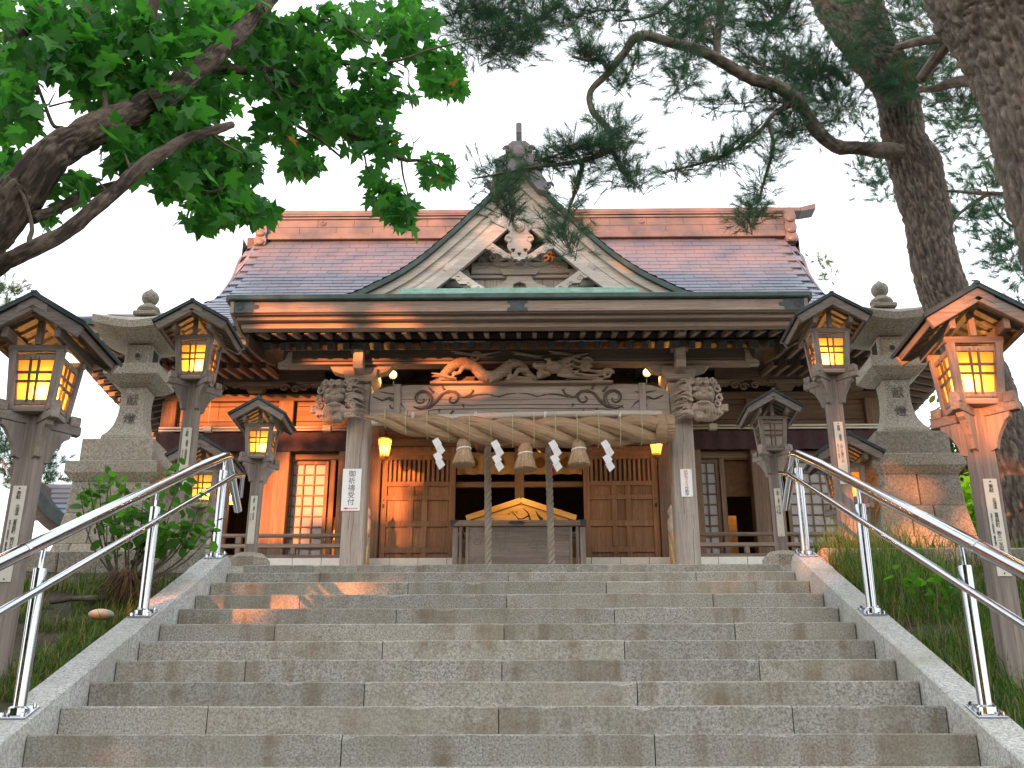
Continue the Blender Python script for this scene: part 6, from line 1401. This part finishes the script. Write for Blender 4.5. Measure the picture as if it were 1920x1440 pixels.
# pines further back on the right
def far_pine(name_label, stn, lims, foliage, Y, per, L, w_, grp='pines behind the shrine grounds', cat='tree'):
    t = tag(thing('pine_tree', name_label, cat, U(stn[0][0], stn[0][1], Y), grp)); trunk('trunk', stn, M_PBARK, t, seg=18, step=.1, freq=10)
    tw = MB()
    for P in lims: twig(tw, P, Y, .03, .008, 16, own=t, nm='limb')
    C, D = [], []
    for (P, n, j) in foliage: c, d = along(P, n, j, Y+rng.uniform(-.6, .6)); C += c; D += d
    V, col = tufts(C, D, L=L, per=per, w_=w_); tag(soup('needles', V, None, M_NEED, t, col), kind='stuff'); return t
far_pine('feathery pine filling the right edge behind the two big trunks', [(2060, 900, 30, 13), (2030, 600, 28, 13), (2000, 360, 24, 13), (1985, 100, 20, 13), (1980, -80, 14, 13)],
         [[(2000, 362), (1920, 362), (1850, 365), (1780, 358)], [(2000, 450), (1930, 440), (1870, 400), (1840, 320)], [(1995, 300), (1900, 280), (1840, 300)], [(2000, 250), (1850, 215), (1780, 240)], [(1850, 365), (1800, 400), (1780, 430)]],
         [([(1780, 240), (1850, 230), (1920, 250)], 120, .28), ([(1800, 285), (1860, 290), (1920, 320)], 130, .28), ([(1790, 350), (1860, 350), (1920, 370)], 120, .26), ([(1780, 400), (1800, 420), (1840, 400)], 80, .2), ([(1860, 400), (1900, 420), (1930, 400)], 110, .28), ([(1845, 470), (1890, 470), (1930, 480)], 110, .22), ([(1890, 500), (1920, 515)], 60, .2), ([(1620, 320), (1640, 340), (1670, 380)], 70, .18), ([(1640, 300), (1660, 330)], 30, .15), ([(1760, 200), (1830, 250)], 80, .25), ([(1880, 560), (1915, 560)], 20, .15), ([(1700, 220), (1760, 120), (1830, 100)], 120, .3), ([(1600, 210), (1640, 250), (1660, 270)], 40, .2)], 13, 40, .15, .0026)
far_pine('dark pine crown far behind the maple at the left edge', [(-60, 1010, 30, 16), (-40, 800, 26, 16), (-20, 600, 16, 16)], [],
         [([(-20, 560), (10, 545), (30, 570)], 70, .2), ([(10, 580), (20, 600)], 30, .18), ([(-30, 850), (10, 860), (60, 880), (100, 880)], 150, .3), ([(0, 890), (40, 895), (100, 890)], 120, .25), ([(-20, 820), (0, 830)], 40, .25)], 16, 36, .17, .003)
far_pine('small reddish pine top poking over the right roof slope', [(1560, 720, 16, 27), (1556, 590, 10, 27)], [], [([(1535, 480), (1550, 500), (1562, 520)], 26, .18)], 27, 30, .22, .005)
# ---- shrubs, hedge and trees behind the right lantern
OV = np.array([(0, 0, 0), (.22, .25, .03), (.30, .55, .02), (.2, .85, -.03), (0, 1.0, -.10), (-.2, .85, -.03), (-.30, .55, .02), (-.22, .25, .03), (0, .5, -.03)]); OT = np.array([(8, i, (i+1) % 8) for i in range(8)])
def bush(nm, label, cat, base, stems, leaves, size, cols, grp=None, hang=.25, stem_r=.012, nparts=0):
    t = tag(thing(nm, label, cat, base, grp)); q = MB()
    for s in stems: MB().tube(smooth(s, 12), np.linspace(stem_r, stem_r*.35, 12), 6, st=True).build('stem', M_MBARK, t, smooth=True)
    C = np.array(leaves); V = leafset(OV, C, size, hang); n = len(C); h = rng.uniform(0, 1, n)[:, None]; tint = np.array(cols[0])*(1-h)+np.array(cols[1])*h
    k = min(nparts, n)
    for i in range(k): soup('leaf', V[i], OT, M_LEAF, t, np.repeat(tint[i][None], 9, 0))
    if n > k: 
        F = (OT[None]+9*np.arange(n-k)[:, None, None]).reshape(-1, 3); tag(soup('leaves', V[k:].reshape(-1, 3), F, M_LEAF, t, np.repeat(tint[k:], 9, 0)), kind='stuff')
    return t
B0 = U(235, 1112, 7.2); stems, lv = [], []
for (x, y, dy, nl) in ((150, 925, 0, 5), (185, 905, .2, 9), (205, 890, .1, 9), (235, 905, -.1, 10), (215, 935, .2, 10), (250, 930, 0, 8), (180, 955, -.1, 6), (300, 890, .2, 4), (345, 880, .1, 8), (338, 905, .2, 7), (365, 975, 0, 12), (390, 985, .1, 9), (345, 985, -.1, 10), (320, 960, .1, 8), (300, 940, .1, 9), (400, 1000, .1, 5), (330, 1005, 0, 7), (250, 960, -.2, 10), (280, 975, .1, 8), (225, 970, .1, 8), (200, 985, 0, 5), (265, 1000, .1, 6), (385, 930, .1, 3), (210, 1000, -.1, 4), (290, 1010, .1, 6), (280, 1030, .1, 4), (165, 900, 0, 4), (268, 945, -.15, 8), (300, 985, -.15, 8)):
    e = U(x, y, 7.2+dy); m_ = B0.lerp(e, .5)+Vector(((e.x-B0.x)*.15, rng.uniform(-.05, .05), -.02)); stems.append([tuple(B0+Vector((rng.uniform(-.06, .06), rng.uniform(-.05, .05), 0))), tuple(m_), tuple(e)])
    for _ in range(int(nl*2.0)): lv.append(tuple(e+Vector(rng.normal(0, .045, 3))-(e-B0).normalized()*rng.uniform(0, .12)))
bush('leafy_bush', 'leafy green bush with bare lower stems behind the left handrail', 'bush', B0, stems, lv, .092, ((.04, .115, .025), (.12, .26, .05)), hang=.35, stem_r=.008, nparts=300)
def rooty(x, y, Y, lab):
    p = U(x, y, Y); t = tag(thing('straw_clump', lab, 'dry grass', p)); V = []
    for _ in range(1300):
        a = rng.uniform(0, 2*PI); r0 = abs(rng.normal(0, .07)); s0 = p+Vector((r0*math.cos(a), r0*math.sin(a), rng.uniform(.0, .14))); e = s0+Vector((.12*math.cos(a), .12*math.sin(a), -rng.uniform(.02, .2))); w_ = Vector((-math.sin(a), math.cos(a), 0))*.003; V.append([tuple(s0-w_), tuple(s0+w_), tuple(e)])
    tag(soup('straws', V, None, flat('dead_straw', (.13, .075, .04), 1), t), kind='stuff')
rooty(238, 1110, 7.1, 'clump of dead brown straw at the foot of the leafy bush')
# weeds at the right bank
lv = [tuple(U(x, y, 6.9)+Vector(rng.normal(0, .05, 3))) for x, y, n in ((1765, 1075, 5), (1730, 1090, 6), (1790, 1095, 8), (1750, 1105, 10), (1720, 1110, 6), (1810, 1130, 3), (1700, 1085, 6), (1775, 1120, 5)) for _ in range(n)]
bush('broadleaf_weed', 'low broad leaved weeds in the grass below the right stone lantern', 'weeds', U(1755, 1120, 6.9), [], lv, .085, ((.05, .13, .02), (.14, .30, .05)), nparts=60)
# background greenery right
def cloud(cx, cy, rx, ry, n, Y, dY): return [tuple(U(cx+rx*rng.normal(0, .45), cy+ry*rng.normal(0, .45), Y+rng.uniform(-dY, dY))) for _ in range(n)]
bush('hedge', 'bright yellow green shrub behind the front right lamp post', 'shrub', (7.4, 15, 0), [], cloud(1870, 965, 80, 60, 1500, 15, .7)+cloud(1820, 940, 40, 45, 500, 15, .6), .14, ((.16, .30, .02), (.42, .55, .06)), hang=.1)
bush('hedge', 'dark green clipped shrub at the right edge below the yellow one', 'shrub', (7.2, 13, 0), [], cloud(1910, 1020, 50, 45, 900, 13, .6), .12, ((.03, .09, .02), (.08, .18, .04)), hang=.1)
bush('garden_tree', 'loose tree with sky showing through between stone lantern and lamp post', 'tree', (9, 19, 0), [[tuple(U(1790, 1000, 19)), tuple(U(1796, 880, 19)), tuple(U(1790, 760, 19))], [tuple(U(1796, 880, 19)), tuple(U(1850, 860, 19)), tuple(U(1890, 880, 19))]],
     cloud(1790, 790, 40, 40, 260, 19, .8)+cloud(1810, 870, 40, 50, 420, 19, .8)+cloud(1890, 870, 50, 40, 300, 19, .8)+cloud(1770, 830, 30, 60, 200, 19, .8), .17, ((.05, .11, .03), (.22, .16, .05)), stem_r=.04)
# rustic rail fence at the right edge
fc = tag(thing('rail_fence', 'rustic log rail fence at the right edge behind the lamp post', 'fence', (5.6, 10.5, 0)))
for y, px0 in ((1008, 1878), (1028, 1878)): a, b = U(px0, y, 10.6), U(2100, y-4, 10.6); MB().tube([a, b], .045, 10).build('rail', W_DRK['x'], fc, auto=True)
a = U(1888, 1030, 10.55); MB().tube([(a.x, a.y, a.z-.75), (a.x, a.y, a.z+.22)], .05, 10).build('post', W_DRK['z'], fc, auto=True)
MB().tube([U(1873, 1015, 10.5), U(1895, 995, 10.5)], .05, 10).build('brace', W_DRK['x'], fc, auto=True)
# side shrine at the left edge
ss = tag(thing('side_shrine', 'small side shrine with curved dark barge and salmon ridge beyond the left lamp', 'shrine', (-7.5, 14.5, 0)))
SYd = 14; q = MB(); a, b, c, d = U(20, 908, SYd+1.2), U(175, 908, SYd+1.2), U(185, 975, SYd), U(60, 975, SYd)
rowsn = 7
for i in range(rowsn):
    f0, f1 = i/rowsn, (i+1)/rowsn; p = [a.lerp(d, f1)+Vector((0, -.0, .02)), b.lerp(c, f1)+Vector((0, 0, .02)), b.lerp(c, f0), a.lerp(d, f0)]
    MB().add([*p, p[0]-Vector((0, 0, .03)), p[1]-Vector((0, 0, .03))], [(0, 1, 2, 3), (4, 5, 1, 0)]).build('roof_course', M_RIDGE if i < 4 else M_ROOF, ss)
P = smooth([tuple(U(x, y, SYd-.2)) for x, y in ((40, 850), (62, 888), (84, 925), (106, 952), (138, 976))], 18); P2 = [p-np.array([.07, 0, .13]) for p in P]; P3 = [p-np.array([.16, 0, .22]) for p in P]
MB().strip([(p[0], p[2]) for p in P], [(p[0], p[2]) for p in P2], (0, SYd-.3, 0), (1, 0, 0), (0, 0, 1), (0, .25, 0)).build('barge_board', M_LROOF, ss)
MB().strip([(p[0], p[2]) for p in P2], [(p[0], p[2]) for p in P3], (0, SYd-.2, 0), (1, 0, 0), (0, 0, 1), (0, 1.2, 0)).build('barge_board', W_DRK['x'], ss)
MB().box(-9.6, -6.62, 14.1, 17, -.2, 1.02, .02).build('wall', W_DRK['x'], ss)
for x in (-6.75, -7.3, -7.9): MB().box(x-.05, x+.05, 13.98, 14.09, -.1, 1.0, .01).build('post', W_DRK['z'], ss)
# stones and log on the left bank
q = MB(); p = U(190, 1152, 6.6); q.ico(p, (.075, .06, .032), sub=3); tag(q.build('stone', flat('river_stone', (.34, .35, .29), .8), smooth=True), 'smooth pale oval stone lying in the grass of the left bank', 'stone')
lg = tag(trunk('log', [(95, 1130, 8, 7.0), (140, 1122, 12, 7.0), (190, 1120, 12, 7.05), (240, 1108, 8, 7.1)], M_PBARK, None, seg=14), 'old rotting log half buried below the leafy bush', 'log')
# ---- grass on both banks
def grass(lab, xr, yr, n, hgt, mask, cols):
    V = []; col = []
    x = rng.uniform(*xr, n); y = rng.uniform(*yr, n)
    keep = np.array([noise.noise((a*1.6, b*1.6, 5))+.35*noise.noise((a*6, b*6, 1)) > mask for a, b in zip(x, y)]); x, y = x[keep], y[keep]
    z = np.array([ground_z(a, b) for a, b in zip(x, y)])-.01; n = len(x)
    a = rng.uniform(0, 2*PI, n); h = hgt*rng.gamma(3, .33, n); ln = h*rng.uniform(.2, .9, n); d = np.stack([np.cos(a), np.sin(a)], 1); s = np.stack([-np.sin(a), np.cos(a)], 1)*.0032
    b = np.stack([x, y, z], 1); w3 = np.c_[s, np.zeros(n)]; m1 = b+np.c_[d*ln[:, None]*.3, h*.6]; tip = b+np.c_[d*ln[:, None], h*rng.uniform(.75, 1, n)]
    Q = np.stack([b-w3, b+w3, m1+w3*.7, m1-w3*.7], 1); T = np.stack([m1-w3*.7, m1+w3*.7, tip, tip], 1); hh = rng.uniform(0, 1, n)[:, None]; c = np.array(cols[0])*(1-hh)+np.array(cols[1])*hh
    dry = rng.uniform(0, 1, n) < .22; c[dry] = np.array((.28, .20, .10))
    allv = np.concatenate([Q, T]); cc = np.repeat(np.concatenate([c, c]), 4, 0)
    return tag(soup('grass', allv, None, M_GRASS, None, cc), kind='stuff')
grass('', (-4.6, -2.27), (3.6, 7.6), 60000, .075, -.16, ((.035, .075, .012), (.11, .19, .035)))
grass('', (2.27, 4.4), (3.6, 8.6), 42000, .095, -.34, ((.03, .075, .012), (.11, .20, .038)))
grass('', (2.3, 3.0), (7.2, 8.3), 3500, .17, -1, ((.05, .10, .02), (.16, .27, .06)))
V = []                                                       # fallen needles and straw litter
for _ in range(5200):
    x = random.choice((-1, 1))*random.uniform(2.12, 3.9); y = random.uniform(3.8, 8.0); z = (slope_z(y)+.004) if abs(x) < 2.245 else ground_z(x, y)+.012
    if abs(x) < 2.245 and random.random() < .75: continue
    a = random.uniform(0, PI); L_ = random.uniform(.03, .08); d = Vector((math.cos(a), math.sin(a), math.sin(a)*.47))*L_; s_ = Vector((-math.sin(a), math.cos(a), 0))*.0018; p = Vector((x, y, z)); V.append([tuple(p-s_), tuple(p+s_), tuple(p+d)])
tag(soup('needle_litter', V, None, flat('needle_litter', (.22, .12, .06), 1)), kind='stuff')
# ================================================================== grove assumed unseen behind the viewer, crowns and gaps shaped to steer the sun
ca, sa, te = math.cos(SUN_AZ), math.sin(SUN_AZ), math.tan(SUN_EL)
def suncoord(P): wv = P[0]*sa+P[1]*ca; return P[0]*ca-P[1]*sa, P[2]+wv*te
GAPS = []  # openings left in the unseen leaves so sun lands on chosen spots
for (x, y, Y, rx, ry) in ((510, 588, 14.05, .13, .12), (580, 588, 14.05, .16, .12), (735, 590, 14.05, .16, .08), (380, 770, 18.2, .30, .2), (470, 765, 18.2, .40, .22), (570, 770, 18.2, .45, .25), (620, 760, 18.2, .25, .2), (550, 900, 18.2, .42, .32), (510, 970, 18.2, .3, .35), (600, 930, 18.2, .2, .3), (590, 870, 18.2, .2, .15), (875, 697, 15.2, .22, .10), (830, 705, 15.2, .1, .06), (735, 890, 17.5, .14, .12), (722, 940, 17.5, .08, .2), (770, 875, 17.5, .08, .06), (740, 985, 17.5, .1, .03), (610, 1100, 7.6, .06, .03), (400, 1125, 7.3, .12, .02), (1695, 915, 9.85, .03, .15), (1745, 1010, 9.8, .10, .06), (1700, 1060, 9.7, .14, .03), (1835, 800, 5.7, .0, .10), (1880, 930, 9, .16, .1), (1530, 1045, 7.9, .06, .0), (1590, 930, 8.4, .0, .05), (1720, 835, 9.9, .0, .0)):
    u, v = suncoord(U(x, y, Y)); GAPS.append((u, v, rx, ry))
W0 = -22.0
def crown(n, vr, wr, sz, top, gaps=True, umin=-14, umax=10):
    Q = []
    while len(Q) < n:
        u = rng.uniform(umin, umax); v = rng.uniform(*vr); wv = W0+rng.uniform(*wr)
        if v > top+.5*noise.noise((u*.7, 0, 2))+.25*noise.noise((u*3, 1, 2)): continue
        if gaps and any(((u-a)/(rx*1.1+.22))**2+((v-b)/(ry*1.1+.22))**2 < (1+.3*noise.noise((u*5, v*5, 9)))**2 for a, b, rx, ry in GAPS): continue
        Q.append((u*ca+wv*sa, -u*sa+wv*ca, v-wv*te))
    return leafset(OV, np.array(Q), sz, .5)
Vg = np.concatenate([crown(64000, (-4.2, 6.2), (-2, 2), .42, 6.2), crown(14000, (5.4, 8.8), (-4, 0), .36, 8.8), crown(3300, (8.0, 12.0), (-6, -2), .30, 13, False)])
N0 = len(Vg); hh = rng.uniform(0, 1, N0)[:, None]; tg = np.array((.03, .07, .02))*(1-hh)+np.array((.08, .14, .04))*hh
F = (OT[None]+9*np.arange(N0)[:, None, None]).reshape(-1, 3)
gt = tag(soup('grove', Vg.reshape(-1, 3), F, leafmat('grove_leaf', .6, .1), None, np.repeat(tg, 9, 0)), kind='stuff')
